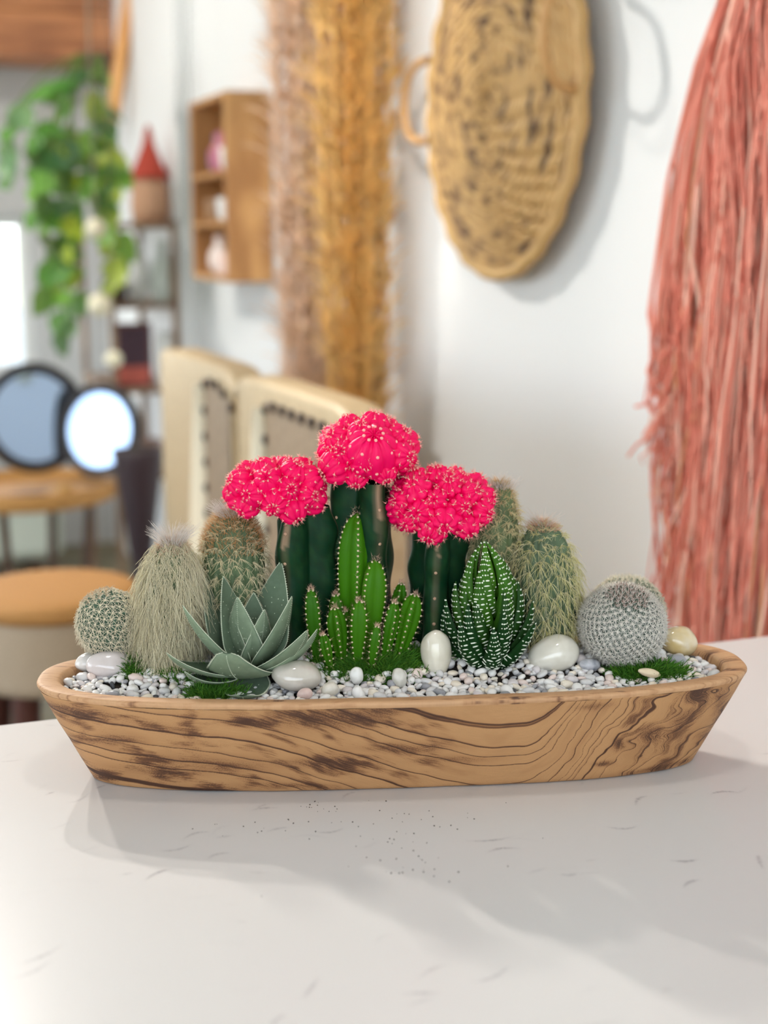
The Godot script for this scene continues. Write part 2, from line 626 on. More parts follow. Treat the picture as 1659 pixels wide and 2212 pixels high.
func bowl_wood() -> Image:
	# grain of the bowl's side, drawn on a sheet 1534 x 186 units (length x height): long lines falling to the right, then nested arches, then knots
	var W := 2048
	var H := 256
	var S := PackedFloat32Array()
	S.resize(1800)
	var acc := 0.0
	for x in range(1040, -1, -1):
		var t := 1040.0 - x
		var slope := 0.38 * (1 - exp(-t / 110))
		slope = lerpf(slope, 0.085, smoothstep(380, 620, t))
		acc += slope
		S[x] = acc
	acc = 0.0
	for x in range(1041, 1800):
		var t := maxf(0.0, x - 1085.0)
		acc += lerpf(minf(t / 62.0, 2.4), 0.75, smoothstep(1195, 1290, x))
		S[x] = acc
	var warp := noise(0.006, 31, 3)
	var streak := noise(1.0, 32, 3)
	var patch := noise(0.009, 33, 3)
	var fine := noise(1.0, 34, 2)
	var scorch := [[165, 1545, 75, 13, 0.8], [255, 1598, 55, 15, 0.75], [690, 1545, 120, 24, 0.8], [792, 1530, 45, 17, 0.9], [560, 1550, 70, 12, 0.6], [470, 1640, 130, 20, 0.5], [665, 1640, 120, 14, 0.6], [830, 1612, 90, 12, 0.7], [330, 1660, 120, 12, 0.5], [215, 1688, 40, 12, 0.8], [600, 1690, 120, 8, 0.5], [960, 1640, 90, 10, 0.5], [1340, 1625, 55, 30, 0.35], [1455, 1532, 40, 20, 1.0], [1290, 1628, 20, 14, 1.1], [1368, 1612, 32, 20, 0.85], [1265, 1670, 26, 6, 0.9], [1425, 1580, 40, 30, 0.5], [1530, 1560, 25, 40, 0.5], [1230, 1540, 40, 8, 0.5], [1500, 1640, 30, 20, 0.5], [1400, 1695, 120, 6, 0.5]]
	var data := PackedByteArray()
	data.resize(W * H * 3)
	for j in H:
		var Y0 := 1517.0 + 186.0 * j / (H - 1)
		for i in W:
			var X0 := 77.0 + 1534.0 * i / (W - 1)
			var wv := warp.get_noise_2d(X0, Y0 * 2.0)
			var wv2 := warp.get_noise_2d(X0 + 900, Y0 * 2.0 + 300)
			var X := clampf(X0 + wv * 12, 0, 1798)
			var Y := Y0 + wv2 * 4
			var g := Y + S[int(X)]
			# knotty end
			var e := smoothstep(1215, 1330, X0 + wv * 60)
			if e > 0:
				for q in [[1455, 1530, 60, 38], [1290, 1630, 34, 26], [1368, 1612, 44, 30]]:
					var dk: float = Vector2((X0 - q[0]) / 1.25, Y0 - q[1]).length()
					g += e * q[2] * exp(-dk / q[3])
				g += e * wv2 * 30
			var ph := g / 34.0 + warp.get_noise_2d(g * 1.7, 50) * 0.9
			var fr := ph - floorf(ph)
			var line := smoothstep(0.88, 0.975, fr) * (1 - smoothstep(0.985, 1.0, fr))
			var late := fr * fr * fr * 0.35
			var st := streak.get_noise_2d(X0 * 0.012, g * 0.42) * 0.5 + streak.get_noise_2d(X0 * 0.035 + 40, g * 1.1) * 0.5
			var pt := patch.get_noise_2d(X0 * 0.8, g * 2.2)
			var fn := fine.get_noise_2d(X0 * 0.30, Y0 * 0.5)
			var burn := 0.0
			for s in scorch:
				var dx: float = (X0 + wv * 20 - s[0]) / s[2]
				var dy: float = (Y0 + wv2 * 8 - s[1]) / s[3]
				var q := dx * dx + dy * dy
				if q < 4:
					burn = maxf(burn, s[4] * exp(-q * 1.1))
			var calm := smoothstep(820, 1000, X0) * (1 - e)
			var dark := line * (0.85 - 0.25 * e) + late * (0.9 - 0.6 * calm) + clampf(pt * 1.5 + st * 1.1 - 0.05, 0, 1) * (0.72 - 0.5 * calm) + burn * (0.75 + st * 1.1 + fn * 0.4) + fn * 0.07
			dark = clampf(dark, 0, 1)
			var c := Vector3(186, 140, 93).lerp(Vector3(146, 100, 60), clampf(dark * 1.6, 0, 1)).lerp(Vector3(72, 43, 27), clampf(dark * 1.5 - 0.5, 0, 1))
			c += Vector3(13, 10, 8) * (st + fn * 0.6)
			var at := (j * W + i) * 3
			data[at] = int(clampf(c.x, 0, 255))
			data[at + 1] = int(clampf(c.y, 0, 255))
			data[at + 2] = int(clampf(c.z, 0, 255))
	return Image.create_from_data(W, H, false, Image.FORMAT_RGB8, data)


func rim_wood() -> Image:
	var W := 1024
	var H := 320
	var streak := noise(1.0, 42, 3)
	var fine := noise(1.0, 44, 2)
	var data := PackedByteArray()
	data.resize(W * H * 3)
	for j in H:
		for i in W:
			var x := i * 1534.0 / W + 77
			var z := j * 0.5
			var st := streak.get_noise_2d(x * 0.006, z * 0.22) + 0.6 * streak.get_noise_2d(x * 0.02, z * 0.6 + 90)
			var fn := fine.get_noise_2d(x * 0.25, z * 0.6)
			var dark := clampf(st * 0.85 - 0.12 + fn * 0.14, 0, 1)
			# an old knot in the front edge and checks towards the right end
			var q := pow((x - 585) / 15.0, 2) + pow((z - 149) / 2.6, 2)
			dark = maxf(dark, exp(-q * q) * (0.9 + fn))
			for s in [[1540, 60, 40, 4], [1575, 80, 30, 3], [1560, 105, 34, 2.5], [1190, 156, 60, 1.6], [1060, 157, 40, 1.4]]:
				var r := pow((x - s[0]) / s[2], 2) + pow((z - s[1] - st * 6) / s[3], 2)
				dark = maxf(dark, 0.9 * exp(-r))
			dark = clampf(dark, 0, 1)
			var c := Vector3(196, 152, 110).lerp(Vector3(158, 112, 74), clampf(dark * 1.7, 0, 1)).lerp(Vector3(70, 44, 32), clampf(dark * 1.6 - 0.6, 0, 1)) + Vector3(8, 7, 5) * (st + fn * 0.5)
			var at := (j * W + i) * 3
			data[at] = int(clampf(c.x, 0, 255))
			data[at + 1] = int(clampf(c.y, 0, 255))
			data[at + 2] = int(clampf(c.z, 0, 255))
	return Image.create_from_data(W, H, false, Image.FORMAT_RGB8, data)


func make_bowl() -> void:
	var o := thing("wooden_bowl", "long carved wooden bowl with bold dark grain, filled with cacti and gravel", "planter", bowl)
	var K := 176
	var lump := noise(14.0, 51, 3)
	var side := mat("bowl_side", Color.WHITE, 0.62)
	var wood := bowl_wood()
	side.albedo_texture = ImageTexture.create_from_image(wood)
	var relief := wood.duplicate()
	relief.convert(Image.FORMAT_L8)
	side.heightmap_enabled = true
	side.heightmap_texture = ImageTexture.create_from_image(relief)
	side.heightmap_scale = 0.05
	side.texture_repeat = false
	var top := mat("bowl_rim", Color.WHITE, 0.6)
	top.albedo_texture = ImageTexture.create_from_image(rim_wood())
	top.texture_repeat = false
	# [length, width, height]
	var prof := [[0.405, 0.076, 0.0008], [0.425, 0.0935, 0.0], [0.4305, 0.0985, 0.0012], [0.4335, 0.101, 0.004], [0.446, 0.111, 0.016], [0.459, 0.121, 0.029], [0.473, 0.1312, 0.042], [0.486, 0.141, 0.055], [0.494, 0.1472, 0.0635], [0.4978, 0.1499, 0.0672]]
	var p := PackedVector3Array()
	var uvs := PackedVector2Array()
	for r in prof:
		for q in outline(r[0], r[1], K):
			var d := lump.get_noise_3d(q.x, r[2], q.y) * 0.0009
			p.append(Vector3(q.x, r[2], q.y + signf(q.y) * d))
			uvs.append(Vector2(0.5 + q.x / 0.502, 1.0 - r[2] / 0.0705))
	var k := MeshKit.new()
	k.grid(p, K, true, [Color.WHITE], uvs)
	part("side", k.mesh(), side, o)
	var foot := MeshKit.new()
	var ring := PackedVector3Array()
	for q in outline(0.405, 0.076, K):
		ring.append(Vector3(q.x, 0.0008, q.y))
	foot.fan(ring, -1, Color(0.2, 0.13, 0.08))
	part("underside", foot.mesh(), mat("bowl_under", s8(120, 84, 56), 0.8), o)
	prof = [[0.4978, 0.1499, 0.0672], [0.4998, 0.1512, 0.0688], [0.5, 0.1513, 0.0700], [0.4985, 0.1500, 0.0711], [0.4940, 0.1462, 0.0717], [0.4840, 0.1375, 0.0716], [0.4735, 0.1275, 0.0709], [0.4695, 0.1240, 0.0700], [0.4675, 0.1222, 0.0680], [0.4640, 0.1195, 0.060], [0.4560, 0.113, 0.048]]
	p = PackedVector3Array()
	uvs = PackedVector2Array()
	for r in prof:
		for q in outline(r[0], r[1], K):
			var d := lump.get_noise_3d(q.x, 3.0, q.y) * 0.0010
			p.append(Vector3(q.x, r[2] + lump.get_noise_2d(q.x * 0.8, q.y) * 0.0005, q.y + signf(q.y) * d))
			uvs.append(Vector2(0.5 + q.x / 0.502, 0.5 + q.y / 0.154))
	k = MeshKit.new()
	k.grid(p, K, true, [Color.WHITE], uvs)
	part("rim", k.mesh(), top, o)
	# potting soil that everything stands in
	p = PackedVector3Array()
	var rough := noise(180.0, 55, 3)
	for j in 15:
		var s := 1.0 - j / 14.0
		for q in outline(0.468 * s, 0.1228 * s, 96):
			p.append(Vector3(q.x, fill_height(q.x, q.y) - 0.0022 + rough.get_noise_2d(q.x, q.y) * 0.0012, q.y))
	k = MeshKit.new()
	k.grid(p, 96, true, [Color.WHITE])
	solo("potting_soil", k.mesh(), grained("soil", s8(32, 25, 20), s8(64, 52, 42), Vector3(30, 30, 30), 0.95), bowl, "dark potting soil under the gravel in the wooden bowl", "soil")


var footprints := []        # [x, z, radius] in the bowl's axes: where plants and large stones stand


func pebble_mesh(seed_: int, l: float, w: float, h: float, lump_: float) -> ArrayMesh:
	var f := noise(0.9, seed_, 2)
	var p := PackedVector3Array()
	for j in 9:
		var th := PI * (j + 0.03) / 8.06
		for i in 12:
			var ph := -TAU * i / 12
			var d := Vector3(sin(th) * cos(ph), cos(th), sin(th) * sin(ph))
			var s := 1.0 + f.get_noise_3dv(d) * lump_
			# superellipsoid, a little boxier than a ball
			d = Vector3(signf(d.x) * pow(absf(d.x), 0.92), signf(d.y) * pow(absf(d.y), 0.9), signf(d.z) * pow(absf(d.z), 0.92))
			p.append(Vector3(d.x * l, d.y * h, d.z * w) * s)
	var k := MeshKit.new()
	k.grid(p, 12, true, [Color.WHITE])
	return k.mesh()


func stone_mat(key: String, a: Color, b: Color, rough := 0.34) -> StandardMaterial3D:
	var m := grained(key, a, b, Vector3(45, 45, 45), rough, 0.012, key.hash() % 999)
	m.metallic_specular = 0.5
	return m


func make_gravel() -> void:
	footprints = [[-0.204, -0.035, 0.017], [-0.160, -0.03, 0.016], [-0.1156, -0.045, 0.02], [-0.103, -0.003, 0.022], [-0.066, -0.045, 0.02], [-0.02, -0.05, 0.02], [0.032, -0.042, 0.017], [-0.026, -0.026, 0.022], [-0.045, -0.018, 0.014], [0.0, -0.02, 0.015], [0.068, -0.012, 0.02], [0.08, -0.052, 0.016], [0.113, -0.036, 0.019], [0.164, -0.012, 0.022], [0.1765, -0.047, 0.02], [-0.203, -0.02, 0.0145], [-0.2194, -0.03, 0.007], [-0.0718, 0.022, 0.0135], [0.0278, -0.002, 0.008], [0.1133, -0.005, 0.0155], [0.2117, -0.03, 0.011]]
	var kinds := [
		["milky white", 0.40, stone_mat("pebble_white", s8(230, 226, 221), s8(246, 243, 238))],
		["pale grey", 0.22, stone_mat("pebble_pale_grey", s8(204, 201, 199), s8(226, 223, 220))],
		["warm cream", 0.14, stone_mat("pebble_cream", s8(230, 216, 194), s8(244, 233, 216))],
		["dusty pink", 0.08, stone_mat("pebble_pink", s8(224, 202, 192), s8(238, 220, 210))],
		["lilac grey", 0.10, stone_mat("pebble_lilac", s8(208, 199, 198), s8(226, 218, 216))],
		["slate grey", 0.045, stone_mat("pebble_slate", s8(136, 136, 140), s8(172, 171, 174))],
		["charcoal", 0.015, stone_mat("pebble_dark", s8(52, 52, 56), s8(84, 84, 88))],
	]
	var shapes := []
	for q in [[1.0, 0.72, 0.55, 0.10], [1.0, 0.60, 0.48, 0.08], [1.0, 0.85, 0.62, 0.12], [1.0, 0.66, 0.60, 0.16], [1.0, 0.52, 0.42, 0.06], [1.0, 0.9, 0.8, 0.18], [1.0, 0.76, 0.40, 0.07]]:
		shapes.append(pebble_mesh(60 + shapes.size(), q[0], q[1], q[2], q[3]))
	var placed := []
	var cells := {}
	for tries in 26000:
		var x := rng.randf_range(-0.236, 0.236)
		var z := rng.randf_range(-0.062, 0.062)
		var s := pow(rng.randf(), 1.15)
		var r := lerpf(0.0024, 0.0050, s)
		if rng.randf() < 0.03 and z > -0.01:
			r = 0.0062
		if inside_bowl(absf(x) + r * 0.6, absf(z) + r * 0.75) > 0.99:
			continue
		var bad := false
		for f in footprints:
			if Vector2(x - f[0], z - f[1]).length() < f[2] + r * 0.3:
				bad = true
				break
		# bare, mossy patches
		if not bad and Vector2((x + 0.016) / 0.042, (z + 0.016) / 0.022).length() < 1.0:
			bad = true
		if not bad and Vector2((x + 0.128) / 0.018, (z - 0.028) / 0.014).length() < 1.0:
			bad = true
		if not bad and Vector2((x - 0.180) / 0.026, (z - 0.012) / 0.009).length() < 1.0:
			bad = true
		if bad:
			continue
		var cx := int(floorf(x / 0.006))
		var cz := int(floorf(z / 0.006))
		for dx in [-1, 0, 1, 2, -2]:
			for dz in [-1, 0, 1, 2, -2]:
				for q in cells.get(Vector2i(cx + dx, cz + dz), []):
					if Vector2(x - q.x, z - q.y).length() < (r + q.z) * 0.74:
						bad = true
		if bad:
			continue
		var at := Vector2i(cx, cz)
		if not cells.has(at):
			cells[at] = []
		cells[at].append(Vector3(x, z, r))
		placed.append({"x": x, "z": z, "r": r, "score": (r + 0.001) * (z + 0.10) + (0.0004 if absf(x) > 0.19 else 0.0)})
	placed.sort_custom(func(a, b): return a.score > b.score)
	var rest := {}
	var marks := [[-0.225, 0.0, "at the bowl's end by the squat woolly cactus"], [-0.203, -0.018, "beside the glossy pinkish stone"], [-0.165, 0.0, "below the shaggy cream cactus"], [-0.165, 0.035, "between the shaggy cactus and the front rim"], [-0.126, 0.028, "by the curly moss tuft"], [-0.103, 0.03, "under the front leaf of the aloe"], [-0.0718, 0.022, "around the flat oval stone"], [-0.03, 0.02, "by the upright white pebble"], [0.0, 0.035, "at the front rim before the moss carpet"], [0.0278, 0.005, "at the foot of the egg shaped stone"], [0.068, 0.012, "at the foot of the zebra plant"], [0.068, 0.045, "at the front rim before the zebra plant"], [0.1133, 0.01, "before the large ivory stone"], [0.137, 0.03, "beside the banded slate pebble"], [0.178, 0.026, "before the bright moss patch"], [0.2117, -0.01, "below the ochre stained stone"], [0.215, 0.015, "at the bowl's end beyond the globe cacti"]]
	for i in placed.size():
		var q: Dictionary = placed[i]
		var u := rng.randf()
		var kind := 0
		while kind < kinds.size() - 1 and u > kinds[kind][1]:
			u -= kinds[kind][1]
			kind += 1
		var sh := rng.randi() % shapes.size()
		var b := Basis.from_euler(Vector3(rng.randf_range(-0.45, 0.45), rng.randf() * TAU, rng.randf_range(-0.45, 0.45)))
		if rng.randf() < 0.12:
			b = b * Basis(Vector3.FORWARD, rng.randf_range(0.6, 1.2))
		b = b.scaled_local(Vector3.ONE * q.r * rng.randf_range(1.0, 1.14))
		var t := bowl * Transform3D(b, Vector3(q.x, fill_height(q.x, q.z) + q.r * 0.32 + rng.randf_range(-0.0006, 0.0010), q.z))
		if i < 300:
			var name_: String = kinds[kind][0]
			var near_ := ""
			var best := 9.0
			for w in marks:
				var dist := Vector2(q.x - w[0], q.z - w[1]).length()
				if dist < best:
					best = dist
					near_ = w[2]
			var size_ := "large" if q.r > 0.0046 else "tiny" if q.r < 0.0031 else "small"
			solo("pebble", shapes[sh], kinds[kind][2], t, "%s %s gravel pebble %s" % [size_, name_, near_], "pebble", "%s %s pebbles %s" % [size_, name_, near_])
		else:
			var key := [kind, sh]
			if not rest.has(key):
				rest[key] = []
			rest[key].append(t)
	# the many smaller ones behind and below
	for i in 1500:
		var x := rng.randf_range(-0.228, 0.228)
		var z := rng.randf_range(-0.058, 0.058)
		if inside_bowl(x, z) > 0.93:
			continue
		var key := [[0, 0, 1, 1, 2, 4, 5][rng.randi() % 7], rng.randi() % shapes.size()]
		if not rest.has(key):
			rest[key] = []
		var skip := false
		for q in [[-0.016, -0.016, 0.042, 0.022], [-0.1, 0.0, 0.03, 0.012]]:
			if Vector2((x - q[0]) / q[2], (z - q[1]) / q[3]).length() < 1.0:
				skip = true
		if skip:
			continue
		var b := Basis.from_euler(Vector3(rng.randf() * TAU, rng.randf() * TAU, 0)).scaled_local(Vector3.ONE * rng.randf_range(0.0022, 0.0036))
		rest[key].append(bowl * Transform3D(b, Vector3(x, fill_height(x, z) - 0.0004, z)))
	var heap := Node3D.new()
	heap.name = "fine_gravel"
	add_child(heap)
	tag(heap, "bed of fine pale gravel filling the wooden bowl between the plants", "gravel")
	heap.set_meta("kind", "stuff")
	for key in rest:
		var list: Array = rest[key]
		if list.is_empty():
			continue
		var mm := MultiMesh.new()
		mm.transform_format = MultiMesh.TRANSFORM_3D
		mm.mesh = shapes[key[1]]
		mm.instance_count = list.size()
		for i in list.size():
			mm.set_instance_transform(i, list[i])
		var o := MultiMeshInstance3D.new()
		o.name = "gravel"
		o.multimesh = mm
		o.material_override = kinds[key[0]][2]
		o.set_meta("kind", "stuff")
		heap.add_child(o, true)


func make_stones() -> void:
	var list := [
		["polished_stone", Vector3(-0.203, 0.0725, -0.018), Vector3(0.0168, 0.0108, 0.012), Vector3(0.2, 0.3, -0.12), s8(196, 184, 180), s8(218, 208, 204), "large glossy pinkish white stone in front of the squat woolly cactus"],
		["polished_stone", Vector3(-0.2195, 0.0725, -0.027), Vector3(0.0088, 0.0066, 0.008), Vector3(0, 0.4, 0.2), s8(208, 202, 196), s8(224, 218, 212), "small glossy white stone against the bowl's rim behind a larger stone"],
		["polished_stone", Vector3(-0.0718, 0.0738, 0.022), Vector3(0.0174, 0.0104, 0.0125), Vector3(0.15, 0.15, -0.12), s8(188, 180, 166), s8(212, 204, 192), "large flat oval cream grey stone beside the toothed aloe"],
		["polished_stone", Vector3(0.0278, 0.0817, -0.002), Vector3(0.0108, 0.0174, 0.0105), Vector3(0, 0, 0.03), s8(214, 206, 184), s8(230, 223, 205), "egg shaped ivory stone standing upright between the green cactus cluster and the zebra plant"],
		["polished_stone", Vector3(0.1133, 0.0765, -0.005), Vector3(0.0192, 0.0136, 0.0145), Vector3(0, 0.2, 0.18), s8(212, 206, 190), s8(228, 223, 210), "large glossy ivory stone between the zebra plant and the white spined globe cactus"],
		["polished_stone", Vector3(0.2115, 0.0765, -0.030), Vector3(0.0142, 0.0118, 0.0115), Vector3(0, 0.2, -0.35), s8(216, 202, 176), s8(206, 178, 120), "glossy cream stone with an ochre stain at the bowl's end beside the globe cacti"],
		["pebble", Vector3(-0.0302, 0.0730, 0.020), Vector3(0.0049, 0.0064, 0.004), Vector3(0, 0.1, 0.05), s8(222, 220, 212), s8(232, 230, 224), "upright chalk white pebble in front of the green cactus cluster"],
		["pebble", Vector3(-0.0006, 0.0705, 0.020), Vector3(0.0052, 0.0075, 0.0042), Vector3(-0.3, 0.2, 0.1), s8(200, 196, 184), s8(214, 210, 200), "tall greyish cream pebble standing on edge in the gravel"],
		["pebble", Vector3(-0.0495, 0.0676, 0.035), Vector3(0.0064, 0.0054, 0.005), Vector3(0, 0.5, 0.1), s8(206, 198, 182), s8(222, 214, 200), "broad cream pebble next to the flat oval stone"],
		["pebble", Vector3(-0.0665, 0.0668, 0.0405), Vector3(0.0055, 0.0042, 0.0042), Vector3(0, 0.2, 0.1), s8(214, 184, 174), s8(224, 198, 188), "rosy pink pebble under the flat oval stone"],
		["pebble", Vector3(0.1750, 0.0705, 0.0245), Vector3(0.0085, 0.0031, 0.0042), Vector3(0, 0.15, -0.25), s8(216, 196, 160), s8(226, 208, 176), "long flat buff pebble in front of the moss patch"],
		["pebble", Vector3(0.1370, 0.0715, 0.005), Vector3(0.0076, 0.0042, 0.005), Vector3(0, 0.1, -0.1), s8(128, 132, 140), s8(190, 190, 194), "banded slate grey pebble beside the white spined globe cactus"],
	]
	for q in list:
		var s: Vector3 = q[2]
		var f := noise(0.8, int(q[1].x * 9000) + 77, 2)
		var p := PackedVector3Array()
		for j in 25:
			var th := PI * (j + 0.02) / 24.04
			for i in 36:
				var ph := -TAU * i / 36
				var d := Vector3(sin(th) * cos(ph), cos(th), sin(th) * sin(ph))
				var egg := 1.0 + 0.10 * d.x if s.x > s.y else 1.0 - 0.10 * d.y
				p.append(d * s * (1.0 + f.get_noise_3dv(d) * 0.07) * Vector3(1, egg, egg))
		var k := MeshKit.new()
		k.grid(p, 36, true, [Color.WHITE])
		var m := stone_mat("stone_%d" % int(q[1].x * 10000 + 5000), q[4], q[5], 0.12 if q[0] == "polished_stone" else 0.3)
		if q[0] == "polished_stone":
			m.clearcoat_enabled = true
			m.clearcoat = 0.6
			m.clearcoat_roughness = 0.03
			m.uv1_scale = Vector3(14, 14, 14)
		solo(q[0], k.mesh(), m, bowl * Transform3D(Basis.from_euler(q[3]), q[1]), q[6], "stone" if q[0] == "polished_stone" else "pebble")


# ---------------------------------------------------------------- grafted cacti
func pup_mesh(seed_: int, ribs: int, knob: float, spiny: float) -> ArrayMesh:
	# one ribbed, knobbly ball of a grafted cactus head; its crown points along +y, radius 1
	var f := noise(0.8, seed_, 2)
	var k := MeshKit.new()
	var p := PackedVector3Array()
	var nu := ribs * 6
	var c := PackedColorArray()
	var pink := rgb(240, 6, 90)
	for j in 19:
		var th := PI * (j + 0.05) / 18.1
		for i in nu:
			var ph := -TAU * i / nu
			var rib := pow(absf(cos(ph * ribs / 2.0)), 0.8)
			var bump := 0.5 + 0.5 * cos(th * 9.0 + 0.6)
			var r := 0.82 + 0.14 * rib + knob * rib * bump * sin(th) + f.get_noise_2d(ph * 2, th * 2) * 0.05
			r -= 0.16 * exp(-th * th / 0.05)
			p.append(Vector3(sin(th) * cos(ph), cos(th), sin(th) * sin(ph)) * r)
			c.append(pink)
	k.grid(p, nu, true, c)
	var wool := rgb(250, 170, 160)
	var straw := rgb(244, 176, 158)
	var r2 := RandomNumberGenerator.new()
	r2.seed = seed_
	for i in ribs:
		var ph := -TAU * i / ribs
		for t in [0.35, 0.98, 1.66]:
			var th: float = t - 0.06 + r2.randf() * 0.1
			var d := Vector3(sin(th) * cos(ph), cos(th), sin(th) * sin(ph))
			var s := d * (0.95 + knob * 0.9 * sin(th))
			k.bead(s, d, 0.065, 0.7, wool)
			for q in 5:
				var e := (d + Vector3(r2.randf_range(-1, 1), r2.randf_range(-1, 1), r2.randf_range(-1, 1)) * 0.95).normalized()
				k.spike(s, s + e * spiny * r2.randf_range(0.6, 1.1), 0.022, straw, wool)
	return k.mesh()


func stock(o: Node3D, h: float, r: float, turn: float, lean: Vector3, cork: bool, seed_: int) -> void:
	# three-winged dark green rootstock
	var k := MeshKit.new()
	var p := PackedVector3Array()
	var c := PackedColorArray()
	var f := noise(30.0, seed_, 3)
	var nu := 60
	var green := rgb(20, 50, 31)
	var light := rgb(46, 82, 48)
	var pale := rgb(182, 150, 122)
	for j in 45:
		var t := j / 44.0
		var y := h * t
		var m := lean * t * t
		for i in nu:
			var a := -TAU * i / nu
			var w := absf(cos(1.5 * (a - turn)))
			var wave := 1.0 + 0.07 * sin(t * 19 + (round((a - turn) / (TAU / 3)) * 2.1)) * w
			var rad := r * (0.40 + 0.60 * pow(w, 1.7)) * wave * lerpf(1.0, 0.86, smoothstep(0.8, 1.0, t))
			p.append(m + Vector3(cos(a) * rad, y, sin(a) * rad))
			var n := f.get_noise_3d(cos(a) * rad * 3, y * 2, sin(a) * rad * 3)
			var col := green.lerp(light, clampf(0.15 + n * 0.6, 0, 1))
			if w > 0.982:
				col = col.lerp(pale, clampf((w - 0.982) / 0.018, 0, 1) * (0.7 if cork and t > 0.80 + n * 0.2 else 0.12))
			c.append(col)
	k.grid(p, nu, true, c)
	var m := mat("stock_skin", Color.WHITE, 0.45, true)
	m.metallic_specular = 0.22
	part("stock", k.mesh(), m, o)
	k = MeshKit.new()
	for w in 3:
		var a := turn + TAU / 3 * w
		for q in 5:
			var t := 0.1 + q * 0.19 + 0.03 * w
			var d := Vector3(cos(a), 0, sin(a))
			var at := lean * t * t + d * r * (0.985 + 0.05 * sin(t * 19 + w * 2.1)) + Vector3(0, h * t, 0)
			k.bead(at, d, 0.0014, 0.8, rgb(196, 158, 130), 1.0)
			for s in 3:
				k.spike(at, at + (d + rv(0.8)).normalized() * 0.003, 0.00018, rgb(120, 90, 70), rgb(90, 64, 50))
	part("areoles", k.mesh(), mat("areole", Color.WHITE, 0.9, true), o).set_meta("kind", "stuff")


func make_grafted_cacti() -> void:
	var flesh := mat("pink_flesh", Color.WHITE, 0.42, true)
	flesh.metallic_specular = 0.33
	var round_pups := [pup_mesh(81, 8, 0.05, 0.28), pup_mesh(82, 9, 0.07, 0.3), pup_mesh(83, 7, 0.05, 0.25)]
	var sharp_pups := [pup_mesh(84, 7, 0.22, 0.42), pup_mesh(85, 8, 0.26, 0.4), pup_mesh(86, 6, 0.24, 0.45)]
	var heads := [
		# base, stock height, stock radius, turn, lean, head centre (from base), head half sizes, pups, big pup, kind, label
		[Vector3(-0.066, 0.068, -0.045), 0.112, 0.026, 2.05, Vector3(0.0, 0, 0.0), Vector3(-0.0172, 0.126, 0.006), Vector3(0.0265, 0.0155, 0.021), 25, 0.0110, 0, "pink grafted cactus with a lopsided flat head rising beside the aloe"],
		[Vector3(-0.0195, 0.07, -0.05), 0.128, 0.0275, 1.25, Vector3(0.001, 0, 0), Vector3(0.0023, 0.1476, 0.004), Vector3(0.0265, 0.0195, 0.023), 25, 0.0122, 1, "tallest pink grafted cactus with a rounded head behind the green cactus cluster"],
		[Vector3(0.032, 0.068, -0.042), 0.1, 0.0235, 1.75, Vector3(0.003, 0, 0), Vector3(0.0027, 0.1135, 0.006), Vector3(0.030, 0.0195, 0.024), 36, 0.0100, 2, "pink grafted cactus with a broad spiny head beside the zebra plant"],
	]
	for q in heads:
		var o := thing("grafted_cactus", q[10], "cactus", bowl * Transform3D(Basis(), q[0]))
		stock(o, q[1], q[2], q[3], q[4], true, 90 + q[9])
		var head := Node3D.new()
		head.name = "pink_head"
		o.add_child(head)
		head.position = q[5]
		var k := MeshKit.new()
		var p := PackedVector3Array()
		for j in 13:
			var th := PI * (j + 0.03) / 12.06
			for i in 24:
				var ph := -TAU * i / 24
				p.append(Vector3(sin(th) * cos(ph), cos(th), sin(th) * sin(ph)) * q[6] * 0.8)
		k.grid(p, 24, true, [rgb(240, 6, 90)])
		part("core", k.mesh(), flesh, head)
		var n: int = q[7]
		for i in n:
			var y := 1.0 - 1.72 * (i + 0.5) / n
			var a: float = i * 2.39996 + q[9]
			var d := Vector3(sqrt(1 - y * y) * cos(a), y, sqrt(1 - y * y) * sin(a))
			var at: Vector3 = d * q[6] * rng.randf_range(0.96, 1.12)
			var up := (d * Vector3(1, 1.25, 1) + rv(0.22)).normalized()
			var s: float = q[8] * rng.randf_range(0.82, 1.16) * lerpf(0.78, 1.0, sqrt(1 - y * y))
			var b := Basis(Quaternion(Vector3.UP, up)) * Basis(Vector3.UP, rng.randf() * TAU)
			var src: Array = sharp_pups if q[9] == 2 else round_pups
			part("offset", src[rng.randi() % 3], flesh, head, Transform3D(b.scaled_local(Vector3.ONE * s), at))
		if q[9] == 1:
			var b := Basis(Quaternion(Vector3.UP, Vector3(0.05, 0.75, 0.65).normalized()))
			part("offset", pup_mesh(87, 9, 0.0, 0.06), flesh, head, Transform3D(b.scaled_local(Vector3(0.021, 0.022, 0.021)), Vector3(0.001, 0.004, 0.017)))


